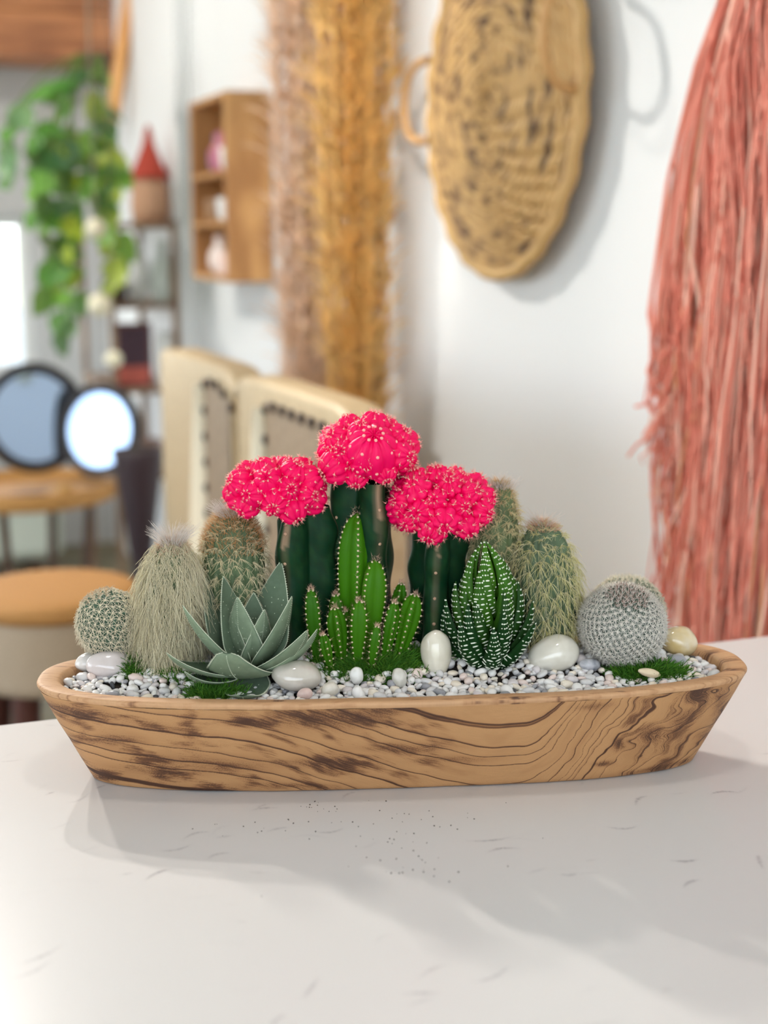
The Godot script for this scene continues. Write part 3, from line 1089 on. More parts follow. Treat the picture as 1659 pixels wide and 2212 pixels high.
# ---------------------------------------------------------------- green column cluster
func column(o: Node3D, base: Vector3, tip: Vector3, r: float, ribs: int, turn: float, tone: float) -> void:
	var h := (tip - base).length()
	var k := MeshKit.new()
	var p := PackedVector3Array()
	var c := PackedColorArray()
	var nu := ribs * 8
	var light := rgb(64, 118, 18).lerp(rgb(38, 84, 22), tone)
	var b := Basis(Quaternion(Vector3.UP, (tip - base).normalized()))
	var rad := func(t: float) -> float:
		var s := lerpf(0.52, 1.0, smoothstep(0.0, 0.62, t))
		if t > 0.72:
			var e := (t - 0.72) / 0.28
			s *= sqrt(maxf(1.0 - e * e, 0.0)) * 0.92 + 0.08 * (1 - e)
		return r * s
	for j in 27:
		var t := minf(j / 25.0, 1.0)
		var R: float = rad.call(t)
		if j == 26:
			R = 0.0002
		for i in nu:
			var a := -TAU * i / nu
			var w := absf(cos(ribs / 2.0 * (a - turn)))
			var d := 0.74 + 0.26 * pow(w, 1.5)
			p.append(base + b * Vector3(cos(a) * R * d, h * t, sin(a) * R * d))
			c.append(light)
	k.grid(p, nu, true, c)
	var skin := mat("column_skin", Color.WHITE, 0.4, true)
	skin.metallic_specular = 0.22
	var st := part("stem", k.mesh(), skin, o)
	k = MeshKit.new()
	var cream := rgb(226, 206, 176)
	var rows := maxi(5, int(h / 0.0042))
	for i in ribs:
		var a := turn + TAU * i / ribs
		for q in rows:
			var t := 0.12 + 0.86 * q / (rows - 1)
			var R: float = rad.call(t)
			var d := b * Vector3(cos(a), 0.0, sin(a))
			var at := base + b * Vector3(cos(a) * R, h * t, sin(a) * R)
			var e := (d + b * Vector3(0, smoothstep(0.75, 1.0, t) * 1.5, 0)).normalized()
			k.bead(at, e, 0.00085 * lerpf(0.75, 1.0, r / 0.0135), 0.9, cream)
			for s in 4:
				k.spike(at, at + (e + rv(0.95)).normalized() * rng.randf_range(0.0022, 0.0046), 0.00012, rgb(214, 186, 150), rgb(170, 136, 106))
	for s in 34:
		var at := tip + rv(r * 0.25)
		k.spike(at, at + (b * Vector3.UP + rv(0.9)).normalized() * rng.randf_range(0.002, 0.004), 0.00014, rgb(232, 196, 170), rgb(220, 170, 150))
	part("spines", k.mesh(), mat("areole"), st)


func make_fairy_castle() -> void:
	var base := Vector3(-0.026, 0.07, -0.02)
	var o := thing("column_cactus_cluster", "bright green cluster of ribbed column cacti in front of the tallest pink cactus", "cactus", bowl * Transform3D(Basis(), base))
	var list := [
		[Vector3(-0.0257, 0.1764, -0.035), Vector3(-0.0288, 0.0705, -0.035), 0.0138, 5, 0.15],
		[Vector3(-0.0138, 0.1444, -0.025), Vector3(-0.0195, 0.0705, -0.025), 0.0108, 4, 0.1],
		[Vector3(-0.0262, 0.1182, -0.010), Vector3(-0.0278, 0.071, -0.010), 0.0074, 4, 0.25],
		[Vector3(-0.0602, 0.1261, -0.015), Vector3(-0.0562, 0.071, -0.015), 0.0064, 4, 0.6],
		[Vector3(-0.0436, 0.1122, -0.015), Vector3(-0.0386, 0.071, -0.015), 0.0074, 5, 0.35],
		[Vector3(-0.0419, 0.1182, -0.030), Vector3(-0.0378, 0.071, -0.030), 0.0064, 5, 0.5],
		[Vector3(-0.0370, 0.1230, -0.040), Vector3(-0.0338, 0.071, -0.040), 0.0060, 5, 0.7],
		[Vector3(0.0147, 0.1196, -0.020), Vector3(0.0025, 0.071, -0.020), 0.0082, 5, 0.2],
		[Vector3(-0.0004, 0.1154, -0.015), Vector3(-0.0085, 0.071, -0.015), 0.0056, 5, 0.3],
		[Vector3(0.0064, 0.1245, -0.035), Vector3(-0.0008, 0.071, -0.035), 0.0060, 5, 0.4],
		[Vector3(-0.0140, 0.1016, -0.002), Vector3(-0.0186, 0.070, -0.002), 0.0043, 4, 0.35],
		[Vector3(-0.0525, 0.0964, -0.002), Vector3(-0.0470, 0.070, -0.002), 0.0043, 5, 0.35],
		[Vector3(-0.0355, 0.1074, -0.025), Vector3(-0.0345, 0.071, -0.025), 0.0046, 5, 0.5],
	]
	var turns := [-1.55, -0.62, -0.78, -0.85, -1.5, -0.9, -0.3, -1.75, -1.3, -0.6, -1.0, -1.3, -0.4]
	for i in list.size():
		var q: Array = list[i]
		# ribs face the front: angle -PI/2.. in this kit is +z at -a
		column(o, q[1] - base, q[0] - base, q[2], q[3], -turns[i], q[4])


# ---------------------------------------------------------------- leaves
func leaf(k: MeshKit, path: PackedVector3Array, face: Vector3, wide: float, thick: float, shape: Callable, top: Color, under: Color, hollow: float) -> Array:
	# a fleshy leaf along a path; face is the side that the upper surface looks to. Returns [points, sides, faces, widths] along it.
	var n := path.size()
	var p := PackedVector3Array()
	var c := PackedColorArray()
	var nu := 16
	var sides := PackedVector3Array()
	var faces := PackedVector3Array()
	var widths := PackedFloat32Array()
	for j in n:
		var t := float(j) / (n - 1)
		var tan_ := (path[mini(j + 1, n - 1)] - path[maxi(j - 1, 0)]).normalized()
		var up := (face - tan_ * face.dot(tan_)).normalized()
		var side := tan_.cross(up)
		var w: float = wide * shape.call(t)
		var th: float = thick * pow(maxf(shape.call(t), 0.02), 0.8)
		sides.append(side)
		faces.append(up)
		widths.append(w)
		for i in nu:
			var a := TAU * i / nu
			var x := cos(a)
			var y := sin(a)
			var q := side * x * w
			if y >= 0:
				q += up * (y * th * 0.28 - hollow * th * (1 - x * x) + hollow * th * 0.0)
				c.append(top)
			else:
				q += up * (-pow(-y, 0.75) * th * (0.75 + 0.25 * (1 - absf(x))))
				c.append(under)
			p.append(path[j] + q)
	k.grid(p, nu, true, c)
	return [path, sides, faces, widths]


func make_aloe() -> void:
	var base := Vector3(-0.103, 0.071, -0.004)
	var o := thing("toothed_aloe", "dusty grey green aloe rosette with toothed leaf edges in front of the hairy cacti", "succulent", bowl * Transform3D(Basis(), base))
	var skin := mat("aloe_skin", Color.WHITE, 0.6, true)
	skin.metallic_specular = 0.22
	var mottle := NoiseTexture2D.new()
	mottle.noise = noise(0.03, 161, 4)
	mottle.seamless = true
	mottle.width = 256
	mottle.height = 256
	var ramp := Gradient.new()
	ramp.set_color(0, s8(222, 224, 220))
	ramp.set_color(1, s8(255, 255, 255))
	mottle.color_ramp = ramp
	skin.albedo_texture = mottle
	skin.uv1_triplanar = true
	skin.uv1_scale = Vector3(22, 22, 22)
	# tip, start (from the heart), bend, half width
	var tips := [
		[Vector3(-0.0808, 0.1444, -0.025), 0.35, 0.0190, 0.0], [Vector3(-0.1215, 0.1364, -0.015), 0.30, 0.0165, 0.0], [Vector3(-0.1349, 0.1320, -0.030), 0.30, 0.0175, 0.0],
		[Vector3(-0.1113, 0.1263, 0.005), 0.25, 0.0145, 0.0], [Vector3(-0.0741, 0.1274, 0.010), 0.45, 0.0165, 0.0], [Vector3(-0.1483, 0.1238, 0.015), 0.45, 0.0165, 0.0],
		[Vector3(-0.1590, 0.0951, 0.030), 0.7, 0.0155, 0.0], [Vector3(-0.0647, 0.1084, 0.030), 0.6, 0.0165, 0.0], [Vector3(-0.0570, 0.1050, 0.015), 0.7, 0.0165, 0.0],
		[Vector3(-0.1080, 0.0700, 0.048), 0.9, 0.0130, 0.5], [Vector3(-0.1180, 0.1000, 0.050), 0.75, 0.0185, 0.35], [Vector3(-0.1473, 0.0800, 0.025), 0.9, 0.0125, 0.0],
		[Vector3(-0.1004, 0.1230, -0.020), 0.25, 0.0120, 0.0], [Vector3(-0.0930, 0.1180, 0.008), 0.25, 0.0105, 0.0], [Vector3(-0.1150, 0.1130, 0.000), 0.2, 0.0095, 0.0],
	]
	var order := 0
	for q in tips:
		var tip: Vector3 = q[0] - base
		var flat := Vector3(tip.x, 0, tip.z)
		var start := flat * 0.10 + Vector3(0, 0.004, 0)
		var mid: Vector3 = start.lerp(tip, 0.45) + flat * 0.30 * q[1] - Vector3(0, 0.012 * q[1], 0)
		var path := arc(start, mid, tip, 22)
		var along := (tip - start).normalized()
		var face := Vector3.UP if along.y < 0.5 else (-flat.normalized() * 0.85 + Vector3(0, 0.35, 0)).normalized()
		if along.y >= 0.5 and flat.length() < 0.012:
			face = (-flat.normalized() * 0.5 + Vector3(0, 0.2, -0.9)).normalized()
		var blunt: float = q[3]
		var shape := func(t: float) -> float:
			var w := lerpf(0.62, 1.0, smoothstep(0.0, 0.34, t)) * pow(maxf(1.0 - pow(maxf(t - 0.22, 0) / 0.78, 1.55), 0.0), 0.9)
			return lerpf(w, lerpf(0.62, 1.0, smoothstep(0.0, 0.4, t)) * (1.0 - 0.35 * t) * smoothstep(1.03, 0.97, t), blunt) + 0.004
		var tone := rng.randf_range(-1, 1)
		var top := rgb(112 + tone * 6, 130 + tone * 6, 108 + tone * 5)
		var under := rgb(138 + tone * 6, 154 + tone * 6, 128 + tone * 5)
		var k := MeshKit.new()
		var e := leaf(k, path, face, q[2] * 1.3, q[2] * 0.34, shape, top, under, 0.55)
		var lf := part("leaf", k.mesh(), skin, o)
		k = MeshKit.new()
		var pale := rgb(208, 214, 188)
		var N := 46
		for s in [-1.0, 1.0]:
			for i in N:
				var t := 0.1 + 0.88 * i / (N - 1)
				var at := t * 22
				var a := mini(int(at), 21)
				var u := at - a
				var pt: Vector3 = e[0][a].lerp(e[0][a + 1], u)
				var sd: Vector3 = e[1][a]
				var w: float = lerpf(e[3][a], e[3][a + 1], u)
				var edge: Vector3 = pt + sd * s * w
				k.spike(edge - sd * s * 0.0003, edge + sd * s * 0.0013 + (e[0][a + 1] - e[0][a]).normalized() * 0.0005, 0.00042, pale, pale)
		# a thin pale margin
		for s in [-1.0, 1.0]:
			var line := PackedVector3Array()
			for j in range(2, 23):
				line.append(e[0][j] + e[1][j] * s * e[3][j])
			k.tube(line, 0.00032, 0.00022, 4, pale, pale)
		# toothed keel under the outer half of the leaf
		for i in 24:
			var t := 0.45 + 0.53 * i / 23.0
			var a := mini(int(t * 22), 21)
			var pt: Vector3 = e[0][a].lerp(e[0][a + 1], t * 22 - a) - e[2][a] * q[2] * 0.34 * pow(maxf(shape.call(t), 0.02), 0.8)
			k.spike(pt + e[2][a] * 0.0003, pt - e[2][a] * 0.0009, 0.00035, pale, pale)
		part("teeth", k.mesh(), mat("aloe_teeth", Color.WHITE, 0.6, true), lf)
		k = MeshKit.new()
		for i in (60 if order < 6 or order > 11 else 20):
			var t := rng.randf_range(0.12, 0.8)
			var a := mini(int(t * 22), 21)
			var x := rng.randf_range(-0.75, 0.75)
			var under_side := rng.randf() < 0.6
			var th: float = q[2] * 0.34 * pow(maxf(shape.call(t), 0.02), 0.8)
			var y := sqrt(1 - x * x)
			var off := -pow(y, 0.75) * th * (0.75 + 0.25 * (1 - absf(x))) if under_side else y * th * 0.28 - 0.55 * th * (1 - x * x)
			var nn: Vector3 = e[2][a] * (-1.0 if under_side else 1.0)
			k.bead(e[0][a] + e[1][a] * x * e[3][a] + e[2][a] * off, nn, rng.randf_range(0.0003, 0.00055), 0.5, rgb(196, 206, 180))
		part("specks", k.mesh(), mat("aloe_teeth"), lf)
		order += 1


func make_haworthia() -> void:
	var base := Vector3(0.067, 0.069, -0.012)
	var o := thing("zebra_plant", "dark green zebra plant with white banded upright leaves beside the egg shaped stone", "succulent", bowl * Transform3D(Basis(), base))
	var skin := mat("zebra_skin", Color.WHITE, 0.42, true)
	skin.metallic_specular = 0.22
	var bump := mat("zebra_bumps", Color.WHITE, 0.5, true)
	var white := rgb(228, 232, 214)
	var list := []
	# tiers from the outside in: count, leaf length, start height, foot radius, bulge radius, tip radius, half width
	var tiers := [[8, 0.044, 0.000, 0.007, 0.026, 0.035, 0.0072], [8, 0.050, 0.004, 0.006, 0.024, 0.029, 0.0076], [8, 0.050, 0.014, 0.006, 0.0205, 0.019, 0.0078], [7, 0.050, 0.027, 0.005, 0.018, 0.011, 0.0078], [6, 0.049, 0.039, 0.004, 0.0145, 0.005, 0.0076], [4, 0.042, 0.052, 0.003, 0.008, 0.001, 0.0066]]
	for ti in tiers.size():
		var q: Array = tiers[ti]
		for i in q[0]:
			list.append([ti, TAU * (i + 0.5 * (ti % 2)) / q[0] + ti * 0.21 + rng.randf_range(-0.09, 0.09), q])
	for w in list:
		var q: Array = w[2]
		var d := Vector3(cos(w[1]), 0, sin(w[1]))
		var len_: float = q[1] * rng.randf_range(0.9, 1.08)
		var top_r: float = q[5] * rng.randf_range(0.8, 1.3)
		var p0: Vector3 = d * q[3] + Vector3(0, q[2], 0)
		var p2: Vector3 = d * top_r + Vector3(0, q[2] + len_ * 0.92, 0) + Vector3(-0.004 * (q[2] + len_) / 0.09, 0, 0)
		var p1: Vector3 = d * (2.0 * q[4] - (q[3] + top_r) / 2) + Vector3(0, q[2] + len_ * 0.30, 0)
		var path := arc(p0, p1, p2, 16)
		var shape := func(t: float) -> float:
			return lerpf(0.8, 1.0, smoothstep(0.0, 0.3, t)) * pow(maxf(1.0 - pow(maxf(t - 0.25, 0) / 0.75, 1.5), 0.0), 0.85) + 0.012
		var tone: float = w[0] / 5.0
		var g := rgb(26, 56, 26).lerp(rgb(70, 116, 30), clampf(tone * 1.1 - 0.25 + rng.randf_range(-0.1, 0.1), 0, 1))
		var k := MeshKit.new()
		var e := leaf(k, path, -d + Vector3(0, 0.35, 0), q[6], q[6] * 0.85, shape, g * 0.9, g, 0.25)
		var lf := part("leaf", k.mesh(), skin, o)
		k = MeshKit.new()
		var rows := 14
		for j in rows:
			var t := 0.14 + 0.83 * j / (rows - 1) + rng.randf_range(-0.008, 0.008)
			var a := mini(int(t * 16), 15)
			var u := t * 16 - a
			var pt: Vector3 = e[0][a].lerp(e[0][a + 1], u)
			var wd: float = lerpf(e[3][a], e[3][a + 1], u)
			var th: float = q[6] * 0.85 * pow(maxf(shape.call(t), 0.02), 0.8)
			var cols := maxi(1, int(round(wd / 0.00105)))
			var x := -0.95 + rng.randf() * 0.2
			while x < 0.97:
				var long_ := 1.0
				if t < 0.66 and rng.randf() < 0.7 and cols > 3:
					long_ = rng.randf_range(2.0, 4.2)
				var xx := x + (long_ - 1) * 0.5 * 1.7 / (cols + 1)
				if absf(xx) < 0.99:
					var y := sqrt(1 - xx * xx)
					var off := -pow(y, 0.75) * th * (0.75 + 0.25 * (1 - absf(xx)))
					var nn: Vector3 = (-e[2][a] * (y + 0.15) + e[1][a] * xx).normalized()
					k.bead(pt + e[1][a] * xx * wd + e[2][a] * off, nn, 0.00064 * rng.randf_range(0.85, 1.2), 0.6, white, long_, e[1][a])
				x += 1.75 / (cols + 1) * long_ + rng.randf() * 0.1
		part("white_bumps", k.mesh(), bump, lf)


# ---------------------------------------------------------------- hairy columns
func hairy(label: String, base: Vector3, h: float, r: float, lean: Vector3, spec: Dictionary) -> void:
	var o := thing("hairy_cactus", label, "cactus", bowl * Transform3D(Basis(), base))
	var k := MeshKit.new()
	var p := PackedVector3Array()
	var c := PackedColorArray()
	var ribs := 20
	var nu := ribs * 4
	var f := noise(60.0, spec.seed, 3)
	var g0: Color = spec.green
	var rad := func(t: float) -> float:
		var s := lerpf(0.80, 1.0, smoothstep(0.0, 0.35, t))
		if t > 0.55:
			var e := (t - 0.55) / 0.45
			s *= pow(maxf(1.0 - pow(e, spec.get("dome", 2.4)), 0.0), 0.5)
		return r * s
	for j in 33:
		var t := j / 32.0
		var R: float = maxf(rad.call(t), 0.0002)
		for i in nu:
			var a := -TAU * i / nu
			var w := absf(cos(ribs / 2.0 * a))
			var d := 0.93 + 0.07 * w
			var pt := lean * t * t + Vector3(cos(a) * R * d, h * t, sin(a) * R * d)
			p.append(pt)
			c.append(g0.lerp(g0 * 0.62, 0.4 + f.get_noise_3dv(pt) * 0.8))
	k.grid(p, nu, true, c)
	part("body", k.mesh(), mat("hairy_skin", Color.WHITE, 0.7, true), o)
	var hair := MeshKit.new()
	var spine := MeshKit.new()
	var cream: Color = spec.hair
	var warm: Color = spec.warm
	var rows := int(h / 0.0046)
	for j in rows:
		var t := (j + 0.5) / rows
		var row := t
		for i in ribs:
			t = clampf(row + rng.randf_range(-0.75, 0.75) / rows, 0.01, 0.995)
			var a := TAU * (i + 0.5 * (j % 2)) / ribs + rng.randf_range(-0.12, 0.12)
			var R: float = rad.call(t)
			var Rn: float = rad.call(minf(t + 0.03, 1.0))
			var out := Vector3(cos(a), clampf((R - Rn) / (h * 0.03), 0, 2.5), sin(a)).normalized()
			var at := lean * t * t + Vector3(cos(a) * R, h * t, sin(a) * R)
			var side := Vector3(-sin(a), 0, cos(a))
			var top := smoothstep(0.72, 0.97, t)
			var sc := cream.lerp(warm, smoothstep(spec.get("warm_from", 0.8), 1.0, t))
			for s in 6:
				var d := (out * 0.7 + side * rng.randf_range(-1, 1) + Vector3(0, rng.randf_range(-0.8, 0.9), 0)).normalized()
				spine.spike(at, at + d * rng.randf_range(0.003, 0.0062), 0.00013, rgb(226, 202, 150).lerp(sc, 0.6), sc)
			for s in spec.hairs:
				var L: float = rng.randf_range(0.5, 1.0) * spec.len * lerpf(1.0, spec.get("top_len", 0.55), top)
				var swing := side * rng.randf_range(-0.7, 0.7)
				var drop := lerpf(spec.droop, spec.get("top_drop", 0.25), top)
				var p1 := at + (out * rng.randf_range(0.6, 1.0) + swing * 0.8 + Vector3(0, 0.25 - drop * 0.3, 0)) * L * 0.28
				var p3 := p1 + (out * rng.randf_range(0.0, spec.get("flare", 0.32)) + swing * 0.6 + Vector3(0, -drop, 0) + rv(0.28)) * L * 0.8
				var tone := rng.randf_range(0.72, 1.08)
				var cc := cream.lerp(spec.low, rng.randf() * spec.get("low_mix", 0.5)) * tone
				var pts := arc(at, p1 + rv(0.0008), p3, 4)
				hair.tube(pts, spec.get("fine", 0.00019), 0.00009, 3, cc, cc)
	# bristles round the crown and the wool on top
	var crown := lean + Vector3(0, h, 0)
	for s in spec.get("bristles", 260):
		var a := rng.randf() * TAU
		var t: float = 1.0 - pow(rng.randf(), 1.4) * spec.get("bristle_zone", 0.16)
		var R: float = rad.call(t)
		var at := lean * t * t + Vector3(cos(a) * R, h * t, sin(a) * R)
		var d := (Vector3(cos(a) * 0.8, 0.75, sin(a) * 0.8) + rv(0.5)).normalized()
		spine.spike(at, at + d * rng.randf_range(0.004, 0.008), 0.00016, warm, warm.lerp(cream, 0.5))
	var tuft := MeshKit.new()
	for s in spec.wool:
		var a := rng.randf() * TAU
		var rr: float = sqrt(rng.randf()) * r * spec.get("wool_wide", 0.42)
		var at := crown + Vector3(cos(a) * rr, -0.002 - rr * 0.25, sin(a) * rr)
		var L: float = rng.randf_range(0.55, 1.0) * spec.wool_len
		var d: Vector3 = Vector3(cos(a) * 0.35, 1.0, sin(a) * 0.35) + rv(0.35) + spec.get("wool_lean", Vector3.ZERO)
		var pts := arc(at, at + d * L * 0.5, at + d * L * 0.85 + Vector3(cos(a), -0.25, sin(a)) * L * 0.3, 3)
		var q := rgb(232, 222, 212) * rng.randf_range(0.85, 1.05)
		tuft.tube(pts, 0.00014, 0.00006, 3, q, q)
	var fur := mat("hair", Color.WHITE, 0.8, true)
	fur.backlight_enabled = true
	fur.backlight = Color(0.35, 0.35, 0.35)
	for q in [["hair", hair], ["spines", spine], ["wool_tuft", tuft]]:
		var e := part(q[0], q[1].mesh(), fur, o)
		e.set_meta("kind", "stuff")


func make_hairy_cacti() -> void:
	hairy("tall shaggy cream haired cactus with a white tuft, next to the squat woolly cactus", Vector3(-0.1605, 0.066, -0.028), 0.094, 0.0192, Vector3(0.003, 0, 0), {"seed": 101, "green": rgb(104, 122, 84), "hair": rgb(240, 230, 198), "low": rgb(206, 190, 134), "warm": rgb(206, 150, 118), "hairs": 22, "flare": 0.06, "fine": 0.00015, "len": 0.036, "droop": 1.0, "wool": 420, "wool_len": 0.018, "wool_wide": 0.42, "warm_from": 0.86, "bristles": 500, "bristle_zone": 0.10, "dome": 2.0, "top_len": 0.85, "top_drop": 0.75})
	hairy("thick hairy cactus with an orange brown crown behind the aloe", Vector3(-0.1150, 0.066, -0.046), 0.110, 0.0228, Vector3(0.0, 0, 0), {"seed": 102, "green": rgb(92, 112, 76), "hair": rgb(238, 226, 188), "low": rgb(226, 208, 150), "warm": rgb(196, 126, 58), "hairs": 8, "len": 0.017, "droop": 0.5, "wool": 420, "wool_len": 0.013, "wool_wide": 0.36, "warm_from": 0.66, "bristles": 2200, "bristle_zone": 0.26, "dome": 3.2, "wool_lean": Vector3(-0.35, 0, 0)})
	hairy("slender hairy cactus with a pale peaked tip behind the pink grafted cactus", Vector3(0.0735, 0.066, -0.053), 0.129, 0.0195, Vector3(0.007, 0, 0), {"seed": 103, "green": rgb(98, 112, 72), "hair": rgb(228, 214, 164), "low": rgb(214, 198, 146), "warm": rgb(206, 162, 112), "hairs": 8, "len": 0.015, "droop": 0.45, "wool": 300, "wool_len": 0.009, "wool_wide": 0.6, "warm_from": 0.7, "bristles": 500, "bristle_zone": 0.3, "dome": 1.7})
	hairy("stout hairy cactus with long tangled hair between the zebra plant and the globe cacti", Vector3(0.1125, 0.066, -0.037), 0.101, 0.0232, Vector3(-0.003, 0, 0), {"seed": 104, "green": rgb(88, 108, 78), "hair": rgb(236, 226, 186), "low": rgb(202, 194, 104), "warm": rgb(206, 146, 116), "hairs": 9, "len": 0.022, "droop": 0.75, "wool": 120, "wool_len": 0.014, "wool_wide": 0.25, "warm_from": 0.9, "bristles": 420, "bristle_zone": 0.06, "dome": 1.9, "low_mix": 0.9})


# ---------------------------------------------------------------- globe cacti
func globe(label: String, at: Vector3, rx: float, ry: float, tilt: Vector3, spec: Dictionary) -> void:
	var o := thing("globe_cactus", label, "cactus", bowl * Transform3D(Basis.from_euler(tilt), at))
	var k := MeshKit.new()
	var p := PackedVector3Array()
	var c := PackedColorArray()
	var f := noise(70.0, spec.seed, 3)
	for j in 31:
		var th := PI * (j + 0.05) / 30.1
		for i in 60:
			var ph := -TAU * i / 60
			var d := Vector3(sin(th) * cos(ph), cos(th), sin(th) * sin(ph))
			var dip := 1.0 - 0.10 * exp(-th * th / 0.08)
			p.append(d * Vector3(rx, ry, rx) * 0.95 * dip)
			c.append(spec.green.lerp(spec.green * 0.55, 0.4 + f.get_noise_3dv(d * rx)))
	k.grid(p, 60, true, c)
	part("body", k.mesh(), mat("hairy_skin"), o)
	var nub := MeshKit.new()
	var sp := MeshKit.new()
	var N: int = spec.areoles
	for i in N:
		var y := 1.0 - 1.86 * (i + 0.5) / N
		var a := i * 2.39996
		var s := sqrt(1 - y * y)
		var d := Vector3(s * cos(a), y, s * sin(a))
		var n := (d / Vector3(rx, ry, rx)).normalized()
		var e := d * Vector3(rx, ry, rx)
		var dip := 1.0 - 0.10 * exp(-pow(acos(clampf(y, -1, 1)), 2) / 0.08)
		e *= dip
		nub.bead(e * 0.95, n, spec.nub, 1.1, spec.green * rng.randf_range(0.8, 1.15))
		var tip: Vector3 = e * 0.95 + n * spec.nub * 1.0
		nub.bead(tip, n, spec.nub * 0.4, 0.8, spec.spine)
		var side := n.cross(Vector3.UP).normalized()
		var up := side.cross(n)
		for q in spec.spines:
			var b: float = TAU * q / spec.spines + rng.randf_range(-0.2, 0.2)
			var lift: float = rng.randf_range(0.15, 0.75) + (0.9 if y > 0.86 else 0.0)
			var dir := (side * cos(b) + up * sin(b) + n * lift).normalized()
			var q2: Color = spec.spine * rng.randf_range(0.82, 1.08)
			if y > 0.88 and q % 2 == 0:
				q2 = spec.get("crown", spec.spine)
			var L: float = spec.len * rng.randf_range(0.7, 1.15)
			if spec.get("curl", 0.0) > 0:
				var pts := arc(tip, tip + dir * L * 0.6, tip + dir * L * 0.8 + (Vector3.DOWN + rv(0.6)) * L * spec.curl, 3)
				sp.tube(pts, 0.00024, 0.00012, 3, q2, q2)
			else:
				sp.spike(tip, tip + dir * L, 0.0003, q2, q2)
		if spec.get("central", 0.0) > 0:
			for q in 2:
				sp.spike(tip, tip + (n + rv(0.3)).normalized() * spec.central * rng.randf_range(0.8, 1.2), 0.0002, spec.spine, spec.get("crown", spec.spine) if y > 0.6 else spec.spine)
	part("tubercles", nub.mesh(), mat("hairy_skin"), o)
	var e := part("spines", sp.mesh(), mat("hair"), o)
	e.set_meta("kind", "stuff")


func make_globe_cacti() -> void:
	globe("squat woolly globe cactus leaning over the glossy pinkish stone", Vector3(-0.2035, 0.098, -0.037), 0.0225, 0.0245, Vector3(0.12, 0, 0.35), {"seed": 111, "green": rgb(86, 112, 90), "spine": rgb(240, 228, 200), "crown": rgb(206, 180, 150), "areoles": 300, "spines": 9, "len": 0.0062, "nub": 0.0017, "curl": 0.3})
	globe("white spined globe cactus with a brown dimpled crown, standing in moss", Vector3(0.1638, 0.0955, -0.011), 0.0305, 0.0285, Vector3(0.42, 0, -0.03), {"seed": 112, "green": rgb(86, 106, 92), "spine": rgb(244, 238, 226), "crown": rgb(150, 112, 100), "areoles": 620, "spines": 13, "len": 0.0056, "nub": 0.0013, "central": 0.0058})
	globe("green globe cactus with cream spines hidden behind the white spined one", Vector3(0.1765, 0.094, -0.0485), 0.0285, 0.0275, Vector3(0.0, 0.8, 0.0), {"seed": 113, "green": rgb(98, 120, 92), "spine": rgb(232, 222, 196), "areoles": 420, "spines": 10, "len": 0.0048, "nub": 0.0014})


# ---------------------------------------------------------------- moss
func make_moss() -> void:
	var fur := mat("moss", Color.WHITE, 0.8, true)
	fur.backlight_enabled = true
	fur.backlight = Color(0.3, 0.34, 0.2)
	var greens := [rgb(62, 118, 18), rgb(70, 126, 20), rgb(78, 134, 24), rgb(66, 122, 26), rgb(84, 132, 20)]
	# centre, half sizes (x, z), strands, label
	var list := [
		[Vector2(-0.184, -0.026), Vector2(0.014, 0.024), 2200, 0.018, "green moss between the glossy pinkish stone and the shaggy cactus"],
		[Vector2(-0.150, -0.004), Vector2(0.018, 0.010), 900, 0.005, "sparse moss between the aloe and the shaggy cactus"],
		[Vector2(-0.126, 0.028), Vector2(0.019, 0.016), 2600, 0.009, "curly moss tuft in front of the aloe"],
		[Vector2(-0.014, -0.010), Vector2(0.046, 0.024), 4800, 0.007, "wide moss carpet at the foot of the green cactus cluster"],
		[Vector2(0.178, 0.012), Vector2(0.028, 0.012), 3000, 0.012, "bright moss patch in front of the white spined globe cactus"],
	]
	for q in list:
		var k := MeshKit.new()
		var mid := Vector3(q[0].x, fill_height(q[0].x, q[0].y), q[0].y)
		# cushion under the strands
		var p := PackedVector3Array()
		for j in 8:
			for i in 24:
				var s := 1.0 - j / 7.0
				var a := TAU * i / 24
				var x: float = q[0].x + cos(a) * s * q[1].x
				var z: float = q[0].y + sin(a) * s * q[1].y
				p.append(Vector3(x, fill_height(x, z) - 0.001 + q[3] * 0.45 * (1 - s * s), z) - mid)
		k.grid(p, 24, true, [rgb(70, 126, 20)])
		for i in q[2]:
			var a := rng.randf() * TAU
			var s := sqrt(rng.randf()) * rng.randf_range(0.9, 1.12)
			var x: float = q[0].x + cos(a) * s * q[1].x
			var z: float = q[0].y + sin(a) * s * q[1].y
			var at := Vector3(x, fill_height(x, z) - 0.001 + q[3] * 0.4 * maxf(1 - s * s, 0), z) - mid
			var d := Vector3(cos(a) * 0.5, rng.randf_range(0.05, 0.8), sin(a) * 0.5) + rv(0.8)
			var L := rng.randf_range(0.0038, 0.0085)
			var e := at + d * L * 0.9 + Vector3(rng.randf_range(-0.5, 0.5), rng.randf_range(-0.6, 0.1), rng.randf_range(-0.5, 0.5)) * L * 0.6
			var g: Color = greens[rng.randi() % greens.size()]      # each strand keeps one green from end to end
			k.tube(arc(at, at + d * L * 0.6, e, 3), 0.00040, 0.00018, 3, g, g)      # one colour from root to tip
		solo("moss_patch", k.mesh(), fur, bowl * Transform3D(Basis(), mid), q[4], "moss")


